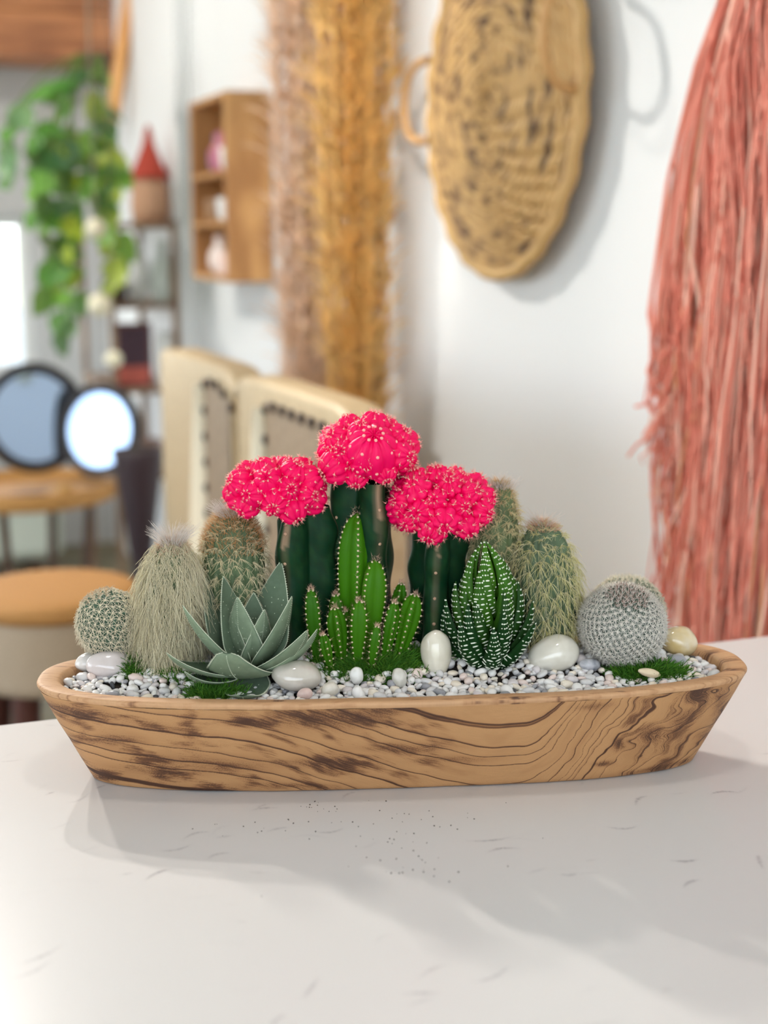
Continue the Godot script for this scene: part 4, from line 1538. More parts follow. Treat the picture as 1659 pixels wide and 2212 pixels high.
# ---------------------------------------------------------------- things along the right wall
func make_wall_basket() -> void:
	var at := Vector3(1.042, 1.515, -2.212)
	var o := thing("wall_basket", "round woven straw basket tray with side handles hung on the white wall", "basket", shifted(room, at.x, at.y, at.z))
	var straw := mat("straw", Color.WHITE, 0.65, true)
	var R := 0.286
	var f := noise(7.0, 121, 3)
	var tan_ := rgb(198, 160, 102)
	var brown := rgb(122, 86, 52)
	var dark := rgb(78, 58, 42)
	var n := 20
	for j in n:
		var r := R * (j + 0.6) / n
		var deep := -0.020 * (1.0 - smoothstep(0.55, 1.0, r / R)) - 0.006 * (1.0 - r / R)
		var k := MeshKit.new()
		var p := PackedVector3Array()
		var c := PackedColorArray()
		var N := 160
		for i in N + 1:
			var a := TAU * i / N
			var knot := 0.45 + 0.65 * absf(sin(a * maxf(5.0, r * 95) + j * 0.8))
			for s in 6:
				var b := TAU * s / 6
				var rr := r + cos(b) * 0.0072
				p.append(Vector3(-deep * -1.0 - sin(b) * 0.009 * knot - 0.004 * f.get_noise_2d(cos(a) * 2 + j, sin(a) * 2), sin(a) * rr, cos(a) * rr))
				var u := f.get_noise_3d(cos(a) * 0.25 * (1 + j * 0.05), sin(a) * 0.25, j * 0.16) * 1.5 + 0.25 * sin(j * 1.9 + 2.0 * sin(a * 2))
				var umber := (0.85 if j % 2 == 0 else 0.2) * clampf(-cos(a) * 1.5 + f.get_noise_2d(a, j * 0.1), 0, 1) * (r / R)  # browner towards the far side of the rim, strongest on every other coil
				c.append(tan_.lerp(brown, clampf(u + umber, 0, 1)).lerp(dark, clampf(u * 1.6 - 0.5, 0, 1) * 0.8))
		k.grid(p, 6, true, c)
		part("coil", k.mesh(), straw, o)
	var k := MeshKit.new()
	var ring := PackedVector3Array()
	for i in 97:
		var a := TAU * i / 96
		ring.append(Vector3(-0.002 + 0.003 * sin(a * 23), sin(a) * R * 1.01, cos(a) * R * 1.01))
	k.tube(ring, 0.011, 0.011, 8, tan_, tan_)
	part("rim", k.mesh(), straw, o)
	for s in [-1.0, 1.0]:
		k = MeshKit.new()
		var pts := PackedVector3Array()
		for i in 17:
			var t := PI * i / 16
			var reach := pow(sin(t), 0.6) * (0.078 if s > 0 else 0.125)
			pts.append(Vector3(-0.012 - (reach * 0.85 if s > 0 else 0.0), cos(t) * 0.072 + (0.06 if s > 0 else 0.02), s * (R - 0.006 + reach * (0.35 if s > 0 else 1.0))))
		k.tube(pts, 0.0075, 0.0075, 8, rgb(196, 150, 92), rgb(196, 150, 92))
		part("handle", k.mesh(), straw, o)
	k = MeshKit.new()
	k.tube([Vector3(0.026, 0.02, 0), Vector3(0.038, 0.02, 0)], 0.02, 0.02, 10, brown, brown)
	part("hanger", k.mesh(), straw, o)


func make_hanging_strands() -> void:
	var base := Vector3(1.0, 1.72, -1.22)
	var o := thing("strand_hanging", "large hanging of dyed salmon pink dried strands on the white wall by the worktop", "wall hanging", shifted(room, base.x, base.y, base.z))
	var m := mat("pink_strand", Color.WHITE, 0.8, true)
	m.backlight_enabled = true
	m.backlight = Color(0.6, 0.5, 0.45)
	var k := MeshKit.new()
	k.lathe([Vector2(0.0, -0.05), Vector2(0.035, -0.05), Vector2(0.04, 0.0), Vector2(0.03, 0.03), Vector2(0.0, 0.035)], Vector3.ZERO, 16, [rgb(170, 90, 74)])
	part("knot", k.mesh(), m, o)
	k = MeshKit.new()
	k.tube([Vector3(0.075, 0.09, 0), Vector3(0.04, 0.06, 0), Vector3(0, 0.02, 0)], 0.006, 0.006, 6, rgb(120, 90, 70), rgb(120, 90, 70))
	part("hook", k.mesh(), m, o)
	k = MeshKit.new()
	var fine := k
	for i in 1700:
		var u := rng.randf_range(-1, 0.24)
		var z := u * 0.40
		if u < -0.2:
			z = -0.40 * lerpf(0.2, 1.0, pow((-u - 0.2) / 0.8, 0.8))
		var x := rng.randf_range(-0.08 if z > -0.2 else -0.025, 0.06)
		var sh := -0.10 - 0.46 * pow(z / 0.38, 2) - rng.randf() * 0.06
		var end := rng.randf_range(-1.25, -0.85)
		if z < -0.33:
			end = rng.randf_range(-0.78, -0.64) if rng.randf() < 0.6 else rng.randf_range(-1.3, -0.9)
		elif z < -0.25:
			end = rng.randf_range(-1.3, -0.7)
		var pts := PackedVector3Array()
		var ph := rng.randf() * TAU
		for j in 17:
			var t := j / 16.0
			var q: Vector3
			if t < 0.4:
				var s := t / 0.4
				q = Vector3(x * s, lerpf(0.0, sh, s * s), z * sin(s * PI / 2))
			else:
				var s := (t - 0.4) / 0.6
				var back := z * (1.0 - 0.10 * sin(s * PI) + 0.07 * s)
				q = Vector3(x + 0.008 * sin(s * 9 + ph), lerpf(sh, end, s), back + 0.008 * sin(s * 7 + ph))
			pts.append(q + rv(0.004))
		var c := rgb(244, 168, 146).lerp(rgb(226, 126, 106), rng.randf())
		if rng.randf() < 0.22:
			c = rgb(246, 206, 184)
		if rng.randf() < 0.06:
			c = rgb(238, 186, 140)
		if i >= 260 and z < -0.2 and rng.randf() < 0.6:
			continue
		if i >= 260:
			fine.tube(pts, 0.0018, 0.0012, 3, c, c)
			continue
		var kk := MeshKit.new()
		kk.tube(pts, 0.0026 * rng.randf_range(0.7, 1.5), 0.002, 4, c, c)
		part("strand", kk.mesh(), m, o)
	part("fine_strands", fine.mesh(), m, o).set_meta("kind", "stuff")
	k = MeshKit.new()
	k.tube(arc(Vector3(0, 0.0, -0.05), Vector3(0.02, 0.10, -0.22), Vector3(0.03, -0.12, -0.34), 10), 0.0016, 0.0006, 4, rgb(214, 140, 120), rgb(214, 150, 130))
	part("strand", k.mesh(), m, o)


func make_dried_grass() -> void:
	var m := mat("dry_grass", Color.WHITE, 0.85, true)
	m.backlight_enabled = true
	m.backlight = Color(0.7, 0.62, 0.45)
	var sets := [
		[Vector3(0.97, 0, -3.04), rgb(246, 218, 188), rgb(220, 178, 140), "tall tan bundle of dried pampas grass in a floor vase against the white wall", 0.085],
		[Vector3(0.975, 0, -2.74), rgb(248, 212, 138), rgb(228, 172, 88), "tall golden bundle of dried grass in a floor vase next to the woven basket", 0.090],
	]
	for q in sets:
		var o := thing("dried_grass_bundle", q[3], "dried grass", shifted(room, q[0].x, 0, q[0].z), "dried grass bundles")
		var k := MeshKit.new()
		k.lathe([Vector2(0.0, 0.0), Vector2(0.05, 0.0), Vector2(0.075, 0.12), Vector2(0.07, 0.3), Vector2(0.045, 0.46), Vector2(0.055, 0.5), Vector2(0.045, 0.5), Vector2(0.038, 0.45)], Vector3.ZERO, 24, [rgb(120, 84, 58)])
		part("vase", k.mesh(), mat("vase_clay", Color.WHITE, 0.7, true), o)
		for i in 22:
			var a := i * 2.4
			var s := sqrt((i + 0.5) / 22.0)
			var foot := Vector3(cos(a), 0, sin(a)) * 0.03 * s + Vector3(0, 0.3, 0)
			var head: Vector3 = Vector3(clampf(cos(a) * q[4] * s, -0.2, 0.07), rng.randf_range(1.95, 2.45), sin(a) * q[4] * s * 1.25)
			var bow := Vector3(cos(a) * q[4] * 0.95 * s, 1.2, sin(a) * q[4] * s)
			bow.x = minf(bow.x, 0.07)
			var path := arc(foot, bow, head, 14)
			k = MeshKit.new()
			var c: Color = q[1].lerp(q[2], rng.randf())
			k.tube(path, 0.0035, 0.002, 4, c, c)
			for b in 210:
				var t := rng.randf_range(2.0, 13.5)
				var j := int(t)
				var at := path[j].lerp(path[j + 1], t - j)
				var d := Vector3(rng.randf_range(-1, 1), rng.randf_range(0.6, 2.2), rng.randf_range(-1, 1)).normalized()
				var L := rng.randf_range(0.06, 0.11)
				var tip := at + d * L + Vector3(0, -0.03, 0)
				tip.x = minf(tip.x, 0.088)
				var cc := c * rng.randf_range(0.75, 1.15)
				k.tube(arc(at, (at + d * L * 0.6).min(Vector3(0.088, 9, 9)), tip, 3), 0.0026, 0.0008, 3, cc, cc)
			part("plume", k.mesh(), m, o)


func make_chairs() -> void:
	var hide := grained("cream_leather", s8(184, 160, 122), s8(198, 176, 138), Vector3(6, 6, 6), 0.5, 0.03, 131)
	var pale := mat("highlight_leather", s8(236, 224, 196), 0.5)  # near white tone for the highlight painted on the chair backs
	var dim := grained("taupe_leather", s8(138, 116, 92), s8(152, 130, 104), Vector3(6, 6, 6), 0.55, 0.03, 133)
	var brass := mat("dark_nail", s8(58, 48, 44), 0.35)
	brass.metallic = 0.6
	var legwood := mat("dark_leg", s8(52, 38, 30), 0.5)
	var head := MeshKit.new()
	head.bead(Vector3.ZERO, Vector3(-1, 0, 0), 0.0095, 0.6, Color.WHITE)
	var nail := head.mesh()
	for q in [[-1.69, "nailed cream leather chair standing closest to the worktop", -0.405], [-2.30, "nailed cream leather chair farther from the worktop, beside the dark floor pot", -0.19]]:
		var seam: float = q[2]
		var o := thing("leather_chair", q[1], "chair", shifted(room, 0.6, 0, q[0]), "nailed cream leather chairs")
		# z runs from 0 (near end) to -0.58; the back's outer face looks to -x
		var k := MeshKit.new()
		var top := func(z: float) -> float: return 1.072 - 0.03 * pow(maxf(0.0, 1.0 + z / 0.12), 2.0) - 0.008 * pow(maxf(0.0, (-z - 0.45) / 0.13), 2.0)
		var p := PackedVector3Array()
		for j in 25:
			var z := -0.58 * j / 24.0
			var t: float = top.call(z)
			for e in [[0.0, 0.60], [0.0, t - 0.012], [0.006, t - 0.003], [0.015, t], [0.055, t], [0.064, t - 0.004], [0.07, t - 0.014], [0.07, 0.60]]:
				p.append(Vector3(e[0], e[1], z))
		k.grid(p, 8, true, [Color.WHITE])
		k.quad(Vector3(0, 0.6, 0), Vector3(0.07, 0.6, 0), Vector3(0.07, 1.03, 0), Vector3(0, 1.03, 0))
		k.quad(Vector3(0, 0.6, -0.58), Vector3(0.07, 0.6, -0.58), Vector3(0.07, 1.05, -0.58), Vector3(0, 1.05, -0.58))
		var back := part("backrest", k.mesh(), hide, o)
		# recessed taupe field edged with nails
		k = MeshKit.new()
		p = PackedVector3Array()
		for j in 17:
			var z := lerpf(seam, -0.015, j / 16.0)
			for y in 9:
				p.append(Vector3(-0.003, lerpf(0.62, top.call(z) - 0.028, y / 8.0), z))
		k.grid(p, 9, false, [Color.WHITE])
		part("back_panel", k.mesh(), dim, back)
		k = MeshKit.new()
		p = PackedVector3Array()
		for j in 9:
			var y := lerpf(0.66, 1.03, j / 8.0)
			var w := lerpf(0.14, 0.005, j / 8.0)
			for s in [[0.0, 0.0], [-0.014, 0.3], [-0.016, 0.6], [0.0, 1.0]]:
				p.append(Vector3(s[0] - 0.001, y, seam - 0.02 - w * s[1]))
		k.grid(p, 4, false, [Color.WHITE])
		part("painted_highlight", k.mesh(), pale, back)  # pale wedge that paints a triangular highlight onto the back
		for i in 9:
			part("nail", nail, brass, back, Transform3D(Basis(), Vector3(-0.004, 1.03 - i * 0.047, seam)))
		for i in range(1, int(-seam / 0.047) + 1):
			var z := seam + i * 0.047
			part("nail", nail, brass, back, Transform3D(Basis(), Vector3(-0.004, top.call(z) - 0.034, z)))
		part("seat", block(Vector3(0.02, 0.55, -0.57), Vector3(0.26, 0.65, -0.01), 0.02), hide, o)
		for x in [0.03, 0.215]:
			for z in [-0.55, -0.07]:
				part("leg", block(Vector3(x, 0, z), Vector3(x + 0.035, 0.55, z + 0.035), 0.004), legwood, o)


func make_shelves() -> void:
	# small wooden wall cubby, open to the room
	var wood := grained("shelf_wood", s8(166, 116, 66), s8(204, 154, 96), Vector3(2, 0.7, 2), 0.6, 0.02, 141)
	var o := thing("wall_cubby", "honey wood wall cubby with three shelves beyond the dried grass", "shelf", shifted(room, 0.955, 1.17, -3.69))
	part("side_panel", block(Vector3(0, 0, -0.018), Vector3(0.125, 0.49, 0), 0.003), wood, o)
	part("side_panel", block(Vector3(0, 0, -0.40), Vector3(0.125, 0.49, -0.382), 0.003), wood, o)
	part("back_panel", block(Vector3(0.115, 0.0, -0.382), Vector3(0.125, 0.49, -0.018)), wood, o)
	for y in [0.0, 0.145, 0.275, 0.472]:
		part("shelf", block(Vector3(0, y, -0.382), Vector3(0.115, y + 0.016, -0.018), 0.002), wood, o)
	var jar := func(called: String, x: float, y: float, z: float, prof: PackedVector2Array, col: Color, label: String, cat: String, rough := 0.4, group := "") -> void:
		var k := MeshKit.new()
		k.lathe(prof, Vector3.ZERO, 20, [col])
		solo(called, k.mesh(), mat("glaze_%d" % int(rough * 100), Color.WHITE, rough, true), shifted(room, x, y, z), label, cat, group)
	var cup := PackedVector2Array([Vector2(0, 0), Vector2(0.022, 0), Vector2(0.03, 0.01), Vector2(0.034, 0.06), Vector2(0.031, 0.06), Vector2(0.027, 0.012), Vector2(0, 0.01)])
	var vase := PackedVector2Array([Vector2(0, 0), Vector2(0.02, 0), Vector2(0.034, 0.03), Vector2(0.032, 0.06), Vector2(0.014, 0.085), Vector2(0.018, 0.105), Vector2(0.014, 0.105), Vector2(0.01, 0.085), Vector2(0.0, 0.07)])
	jar.call("cup", 0.99, 1.461, -3.76, cup, rgb(232, 230, 226), "white cup on the top shelf of the wooden wall cubby", "cup")
	jar.call("bud_vase", 0.99, 1.461, -3.86, vase, rgb(196, 112, 128), "rose pink bud vase on the top shelf of the wooden wall cubby", "vase")
	jar.call("bud_vase", 1.01, 1.461, -3.96, vase, rgb(120, 96, 156), "violet bud vase on the top shelf of the wooden wall cubby", "vase")
	jar.call("bowl", 0.99, 1.331, -3.80, cup, rgb(226, 224, 220), "white bowl on the middle shelf of the wooden wall cubby", "bowl")
	jar.call("bowl", 0.99, 1.331, -3.93, cup, rgb(150, 112, 78), "brown bowl on the middle shelf of the wooden wall cubby", "bowl")
	jar.call("cup", 0.985, 1.186, -3.78, cup, rgb(236, 206, 192), "blush pink cup on the lowest shelf of the wooden wall cubby", "cup")
	jar.call("bud_vase", 0.995, 1.186, -3.92, vase, rgb(230, 214, 204), "cream bud vase on the lowest shelf of the wooden wall cubby", "vase")
	# open display rack against the pilaster
	o = thing("display_rack", "narrow display rack with three boards against the white pilaster", "rack", shifted(room, 0.80, 0, -5.2))
	var slat := grained("rack_wood", s8(128, 100, 78), s8(168, 140, 112), Vector3(2, 2, 2), 0.6, 0.02, 143)
	for y in [0.5, 0.785, 1.06, 1.315]:
		part("board", block(Vector3(0, y, 0), Vector3(0.225, y + 0.018, 0.6), 0.002), slat, o)
	for x in [0.0, 0.205]:
		for z in [0.0, 0.58]:
			part("post", block(Vector3(x, 0, z), Vector3(x + 0.02, 1.34, z + 0.02), 0.002), slat, o)
	# things on the rack
	o = thing("pointed_figure", "little figure with a brick red pointed cap and a clay body on the display rack", "figurine", shifted(room, 0.965, 1.333, -4.72))
	var k := MeshKit.new()
	k.lathe([Vector2(0, 0), Vector2(0.058, 0), Vector2(0.064, 0.05), Vector2(0.06, 0.11), Vector2(0.05, 0.145), Vector2(0, 0.15)], Vector3.ZERO, 24, [rgb(196, 152, 122)])
	part("body", k.mesh(), mat("matte_clay", Color.WHITE, 0.8, true), o)
	k = MeshKit.new()
	k.lathe([Vector2(0.062, 0.14), Vector2(0.066, 0.147), Vector2(0.04, 0.20), Vector2(0.02, 0.25), Vector2(0.010, 0.30), Vector2(0.0, 0.315)], Vector3.ZERO, 24, [rgb(176, 66, 48)])
	part("pointed_cap", k.mesh(), mat("matte_clay"), o)
	var tall := PackedVector2Array([Vector2(0, 0), Vector2(0.03, 0), Vector2(0.04, 0.05), Vector2(0.036, 0.12), Vector2(0.018, 0.16), Vector2(0.02, 0.2), Vector2(0.015, 0.2), Vector2(0, 0.15)])
	jar.call("bottle", 0.913, 1.078, -4.70, tall, rgb(226, 226, 222), "tall white ceramic bottle on the middle board of the display rack", "bottle")
	jar.call("bottle", 0.985, 1.078, -4.66, tall, rgb(214, 220, 212), "pale green ceramic bottle on the middle board of the display rack", "bottle")
	jar.call("jar", 0.83, 1.078, -4.68, PackedVector2Array([Vector2(0, 0), Vector2(0.035, 0), Vector2(0.042, 0.03), Vector2(0.04, 0.07), Vector2(0.025, 0.09), Vector2(0, 0.09)]), rgb(58, 42, 36), "dark brown round jar on the middle board of the display rack", "jar")
	jar.call("jar", 0.985, 0.803, -4.64, PackedVector2Array([Vector2(0, 0), Vector2(0.03, 0), Vector2(0.036, 0.05), Vector2(0.034, 0.16), Vector2(0.028, 0.18), Vector2(0, 0.18)]), rgb(222, 222, 218), "white cylinder jar beside the framed print on the display rack", "jar")
	o = thing("framed_print", "small framed print in dark plum and coral leaning on the display rack", "picture", shifted(room, 0.815, 0.803, -4.64))
	part("frame", block(Vector3(0, 0, -0.012), Vector3(0.125, 0.21, 0), 0.002), mat("plum_frame", s8(104, 58, 52), 0.5), o)
	part("print", block(Vector3(0.012, 0.07, 0), Vector3(0.113, 0.198, 0.002)), mat("plum_print", s8(72, 46, 58), 0.6), o)
	part("print", block(Vector3(0.012, 0.012, 0), Vector3(0.113, 0.07, 0.002)), mat("coral_print", s8(196, 96, 80), 0.6), o)
	jar.call("bowl", 0.90, 0.518, -4.7, PackedVector2Array([Vector2(0, 0), Vector2(0.04, 0), Vector2(0.075, 0.06), Vector2(0.08, 0.1), Vector2(0.074, 0.1), Vector2(0.04, 0.02), Vector2(0, 0.02)]), rgb(150, 118, 104), "wide brown bowl on the lowest board of the display rack", "bowl")


# ---------------------------------------------------------------- far left corner
func make_far_corner() -> void:
	# round tray table with two mirrors
	var cane := grained("cane", s8(190, 132, 66), s8(226, 172, 100), Vector3(14, 14, 14), 0.6, 0.05, 151)
	var o := thing("tray_table", "round honey cane tray table carrying two black rimmed mirrors", "table", shifted(room, 0.50, 0, -4.45))
	var k := MeshKit.new()
	k.lathe([Vector2(0, 0.49), Vector2(0.25, 0.49), Vector2(0.268, 0.497), Vector2(0.27, 0.54), Vector2(0.256, 0.545), Vector2(0.25, 0.515), Vector2(0, 0.512)], Vector3.ZERO, 48, [Color.WHITE])
	part("tray", k.mesh(), cane, o)
	for i in 4:
		var a := TAU * i / 4 + 0.5
		k = MeshKit.new()
		k.tube([Vector3(cos(a) * 0.15, 0, sin(a) * 0.15), Vector3(cos(a) * 0.2, 0.495, sin(a) * 0.2)], 0.014, 0.014, 8, Color.WHITE, Color.WHITE)
		part("leg", k.mesh(), mat("table_leg", s8(96, 72, 56), 0.6), o)
	var silver := mat("mirror_silver", s8(170, 190, 216), 0.1)
	silver.metallic = 1.0
	var black := mat("black_rim", s8(34, 28, 30), 0.4)
	for q in [[Vector3(0.535, 0.735, -4.50), 0.172, 0.25, -0.16, "large round mirror with a thick black rim leaning on the cane tray table"], [Vector3(0.722, 0.700, -4.40), 0.145, -0.75, -0.18, "smaller round black rimmed mirror turned aside on the cane tray table"]]:
		var m := thing("round_mirror", q[4], "mirror", room * Transform3D(Basis.from_euler(Vector3(q[3], q[2], 0)), q[0]))
		var turn := Transform3D(Basis(Vector3.RIGHT, PI / 2), Vector3.ZERO)
		k = MeshKit.new()
		k.lathe([Vector2(0, -0.012), Vector2(q[1] * 0.9, -0.012), Vector2(q[1], -0.01), Vector2(q[1], 0.014), Vector2(q[1] * 0.97, 0.018), Vector2(q[1] * 0.82, 0.016), Vector2(q[1] * 0.80, 0.006)], Vector3.ZERO, 48, [Color.WHITE])
		part("rim", k.mesh(), black, m, turn)
		k = MeshKit.new()
		k.lathe([Vector2(0, 0.006), Vector2(q[1] * 0.5, 0.0065), Vector2(q[1] * 0.82, 0.007)], Vector3.ZERO, 48, [Color.WHITE])
		part("mirror_glass", k.mesh(), silver, m, turn)
	solo("folded_cloth", block(Vector3(-0.07, 0, -0.03), Vector3(0.07, 0.022, 0.03), 0.008), mat("navy_cloth", s8(40, 44, 72), 0.85), shifted(room, 0.47, 0.512, -4.27, 0.1), "folded navy cloth on the cane tray table", "cloth")
	solo("wooden_block", block(Vector3(-0.02, 0, -0.02), Vector3(0.02, 0.05, 0.02), 0.006), mat("block_wood", s8(206, 160, 92), 0.6), shifted(room, 0.585, 0.512, -4.25, 0.3), "little pale wooden block beside the folded navy cloth", "block")
	# woven drum stool closest to the worktop
	o = thing("drum_stool", "round woven cane stool with a beige skirt behind the worktop", "stool", shifted(room, 0.330, 0, -2.61))
	k = MeshKit.new()
	k.lathe([Vector2(0, 0.655), Vector2(0.12, 0.656), Vector2(0.15, 0.652), Vector2(0.158, 0.642), Vector2(0.16, 0.63), Vector2(0.156, 0.618), Vector2(0.13, 0.616)], Vector3.ZERO, 48, [Color.WHITE])
	part("woven_seat", k.mesh(), grained("woven_top", s8(184, 126, 64), s8(208, 156, 92), Vector3(20, 20, 20), 0.7, 0.06, 153), o)
	k = MeshKit.new()
	k.lathe([Vector2(0.148, 0.618), Vector2(0.15, 0.60), Vector2(0.146, 0.5), Vector2(0.15, 0.485), Vector2(0.13, 0.485)], Vector3.ZERO, 48, [Color.WHITE])
	part("skirt", k.mesh(), grained("beige_cloth", s8(186, 164, 138), s8(204, 184, 158), Vector3(12, 12, 12), 0.85, 0.05, 154), o)
	for i in 4:
		var a := TAU * i / 4 + 0.6
		k = MeshKit.new()
		k.tube([Vector3(cos(a) * 0.15, 0, sin(a) * 0.15), Vector3(cos(a) * 0.12, 0.5, sin(a) * 0.12)], 0.02, 0.026, 8, Color.WHITE, Color.WHITE)
		part("leg", k.mesh(), mat("red_brown_leg", s8(88, 44, 32), 0.5), o)
	k = MeshKit.new()
	k.lathe([Vector2(0.0, 0.2), Vector2(0.128, 0.2), Vector2(0.13, 0.22), Vector2(0.0, 0.222)], Vector3.ZERO, 32, [Color.WHITE])
	part("lower_shelf", k.mesh(), mat("red_brown_leg"), o)
	# dark tapered pot
	o = thing("floor_pot", "dark plum tapered floor pot beside the cream leather chair", "pot", shifted(room, 0.675, 0, -3.55))
	k = MeshKit.new()
	k.lathe([Vector2(0, 0), Vector2(0.09, 0), Vector2(0.09, 0.02), Vector2(0.02, 0.05), Vector2(0.018, 0.42), Vector2(0.03, 0.50), Vector2(0.062, 0.74), Vector2(0.066, 0.76), Vector2(0.056, 0.76), Vector2(0.045, 0.68), Vector2(0, 0.66)], Vector3.ZERO, 32, [Color.WHITE])
	part("pot", k.mesh(), mat("plum_glaze", s8(64, 50, 54), 0.45), o)
	k = MeshKit.new()
	for i in 40:
		k.spike(Vector3(rng.randf_range(-0.03, 0.03), 0.66, rng.randf_range(-0.03, 0.03)), Vector3(rng.randf_range(-0.06, 0.06), rng.randf_range(0.74, 0.8), rng.randf_range(-0.06, 0.06)), 0.004, rgb(70, 62, 54), rgb(96, 84, 70))
	part("dry_filler", k.mesh(), mat("matte_clay"), o)
	# added low white bench, stands in for the bright patch under the window
	o = thing("added_low_bench", "added low mint white bench standing in for the bright patch under the far window", "bench", shifted(room, 0, 0, -5.72))
	part("seat", block(Vector3(-0.7, 0.1, 0), Vector3(0.72, 0.34, 0.42), 0.03), mat("mint_cloth", s8(222, 230, 214), 0.85), o)
	for x in [-0.62, 0.6]:
		for z in [0.04, 0.34]:
			part("leg", block(Vector3(x, 0, z), Vector3(x + 0.04, 0.1, z + 0.04), 0.004), mat("table_leg"), o)


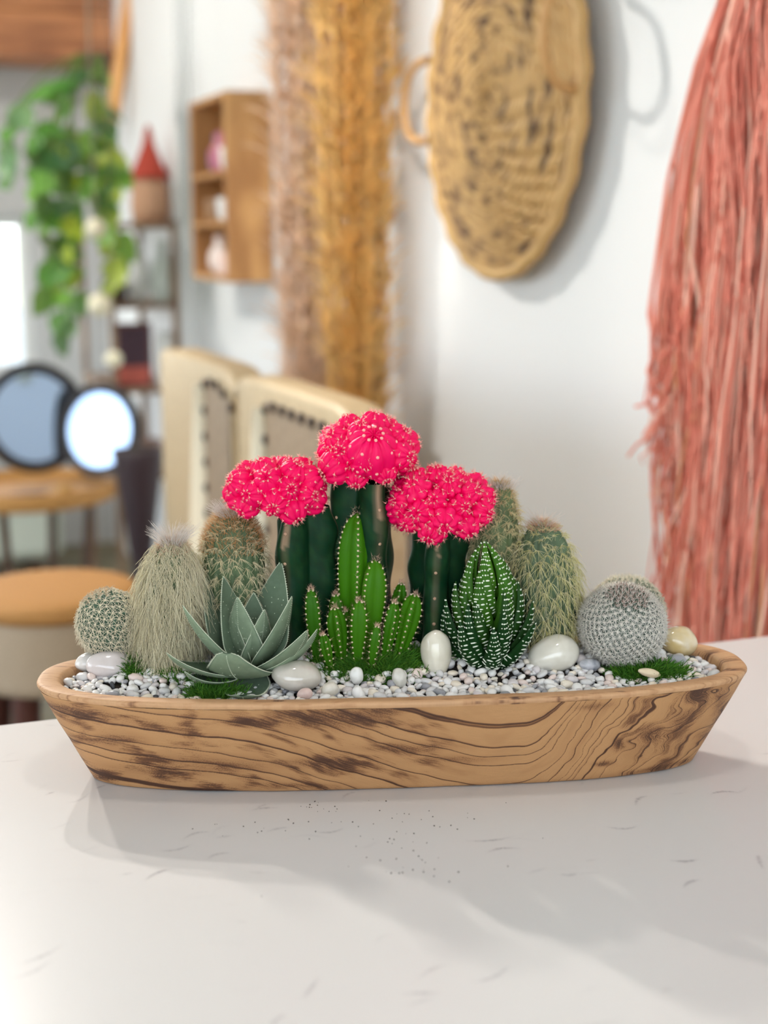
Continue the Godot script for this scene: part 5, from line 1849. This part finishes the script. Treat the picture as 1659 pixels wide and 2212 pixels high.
func make_trailing_plant() -> void:
	var pot_at := Vector3(0.764, 1.757, -4.465)
	var o := thing("trailing_plant", "trailing pothos with heart shaped leaves hanging from a small brown pot", "plant", shifted(room, pot_at.x, pot_at.y, pot_at.z))
	var k := MeshKit.new()
	k.lathe([Vector2(0, -0.02), Vector2(0.035, -0.02), Vector2(0.05, 0.06), Vector2(0.056, 0.07), Vector2(0.046, 0.07), Vector2(0.04, 0.05), Vector2(0, 0.05)], Vector3.ZERO, 20, [rgb(96, 58, 48)])
	part("pot", k.mesh(), mat("matte_clay"), o)
	k = MeshKit.new()
	for i in 3:
		var a := TAU * i / 3
		k.tube([Vector3(cos(a) * 0.052, 0.066, sin(a) * 0.052), Vector3(0, 0.4, 0)], 0.0025, 0.0025, 4, rgb(120, 90, 70), rgb(120, 90, 70))
	k.tube([Vector3(0, 0.4, 0), Vector3(0, 1.0, 0)], 0.003, 0.003, 4, rgb(120, 90, 70), rgb(120, 90, 70))
	part("hanger", k.mesh(), mat("matte_clay"), o)
	# heart leaf, unit length along -y, folded a little at the midrib
	var shapes := []
	for v in 3:
		k = MeshKit.new()
		var p := PackedVector3Array()
		for j in 9:
			var t := j / 8.0
			var w := 0.46 * pow(sin(PI * pow(t, 0.62)), 0.8) * (1 - 0.25 * t) + 0.01
			for i in 7:
				var x := (i - 3) / 3.0
				p.append(Vector3(x * w, -t + (0.12 * absf(x) if j < 2 else 0.0), 0.10 * absf(x) * w + (0.22 + 0.1 * v) * t * t))
		k.grid(p, 7, false, [Color.WHITE])
		shapes.append(k.mesh())
	var tones := []
	for q in [s8(70, 128, 44), s8(104, 158, 50), s8(160, 178, 46), s8(36, 84, 40), s8(96, 136, 92)]:
		var m := mat("pothos_%d" % tones.size(), q, 0.45)
		m.backlight_enabled = true
		m.backlight = Color(0.5, 0.55, 0.3)
		tones.append(m)
	# where the vines end: x, y, z and how yellow
	var ends := [[0.66, 0.88, -4.80, 0], [0.61, 1.34, -4.85, 0], [0.70, 1.10, -4.75, 0], [0.82, 1.38, -4.80, 2], [0.84, 1.22, -4.80, 2], [0.86, 1.16, -4.75, 1], [0.64, 1.14, -4.85, 3], [0.78, 1.30, -4.70, 1], [0.68, 0.96, -4.70, 3], [0.74, 1.02, -4.85, 0], [0.83, 1.08, -4.72, 2], [0.71, 0.92, -4.90, 4], [0.63, 1.02, -4.75, 0], [0.52, 1.44, -4.9, 4], [0.84, 1.42, -4.72, 3]]
	for e in ends:
		var tip := Vector3(e[0] * 0.915, 1.291 + (e[1] - 1.291) * 0.915, e[2] * 0.915) - pot_at
		var start := Vector3(tip.x, 0, tip.z).normalized() * 0.045 + Vector3(0, 0.07, 0)
		var bend := Vector3(tip.x * 1.05, minf(0.06, tip.y * 0.1), tip.z * 1.05)
		var path := arc(start, bend, tip, 14)
		k = MeshKit.new()
		k.tube(path, 0.003, 0.0018, 5, rgb(96, 120, 52), rgb(96, 120, 52))
		var vine := part("vine", k.mesh(), mat("matte_clay"), o)
		var n := int(7 + tip.length() * 9)
		for i in n:
			var t := 2.0 + 12.0 * (i + rng.randf() * 0.6) / n
			var j := mini(int(t), 13)
			var at := path[j].lerp(path[j + 1], t - j)
			if t < 6.5 and rng.randf() < 0.8:
				continue
			var s := rng.randf_range(0.055, 0.095)
			var b := Basis.from_euler(Vector3(rng.randf_range(-0.7, 0.3), rng.randf_range(-1.0, 1.0), rng.randf_range(-0.9, 0.9))).scaled_local(Vector3.ONE * s)
			var tone: int = e[3] if rng.randf() < 0.6 else [0, 1, 3, 0, 2][rng.randi() % 5]
			part("leaf", shapes[rng.randi() % 3], tones[tone], vine, Transform3D(b, at))
	# cream glass balls on strings in front of the leaves
	for q in [[Vector3(0.700, 1.313, -4.21), 0.030, "cream glass ball hanging highest among the trailing leaves"], [Vector3(0.688, 1.098, -4.12), 0.034, "cream glass ball hanging in the middle of the trailing leaves"], [Vector3(0.736, 0.935, -4.20), 0.026, "small bright glass ball hanging lowest beside the trailing leaves"]]:
		var b := thing("hanging_ball", q[2], "ornament", shifted(room, q[0].x, q[0].y, q[0].z), "glass balls by the trailing plant")
		k = MeshKit.new()
		var p := PackedVector2Array()
		for j in 15:
			var th := PI * j / 14
			p.append(Vector2(sin(th) * q[1], -cos(th) * q[1]))
		k.lathe(p, Vector3.ZERO, 24, [Color.WHITE])
		var m := mat("cream_glass", s8(246, 238, 206), 0.12)
		part("ball", k.mesh(), m, b)
		k = MeshKit.new()
		k.tube([Vector3(0, q[1] * 0.98, 0), Vector3(0, 2.8 - q[0].y, 0)], 0.0012, 0.0012, 4, rgb(180, 170, 150), rgb(180, 170, 150))
		part("string", k.mesh(), mat("matte_clay"), b)


func make_crumbs() -> void:
	# specks of soil spilt on the worktop in front of the bowl
	var k := MeshKit.new()
	for i in 95:
		var c: Array = [[0.235, -0.825, 0.018, 0.006], [0.275, -0.842, 0.012, 0.008], [0.315, -0.785, 0.022, 0.016], [0.295, -0.735, 0.012, 0.012], [0.33, -0.80, 0.02, 0.012], [0.30, -0.76, 0.05, 0.04]][i % 6]
		var at := Vector3(c[0] + rng.randfn() * c[2], TOP + 0.0002, c[1] + rng.randfn() * c[3])
		k.bead(at, Vector3(rng.randf_range(-1, 1), 1, rng.randf_range(-1, 1)), rng.randf_range(0.0002, 0.00055), 0.7, rgb(58, 44, 36))
	var o := solo("soil_crumbs", k.mesh(), mat("crumb", Color.WHITE, 0.95, true), room, "scattered dark soil crumbs on the worktop in front of the wooden bowl", "crumbs")
	o.set_meta("kind", "stuff")
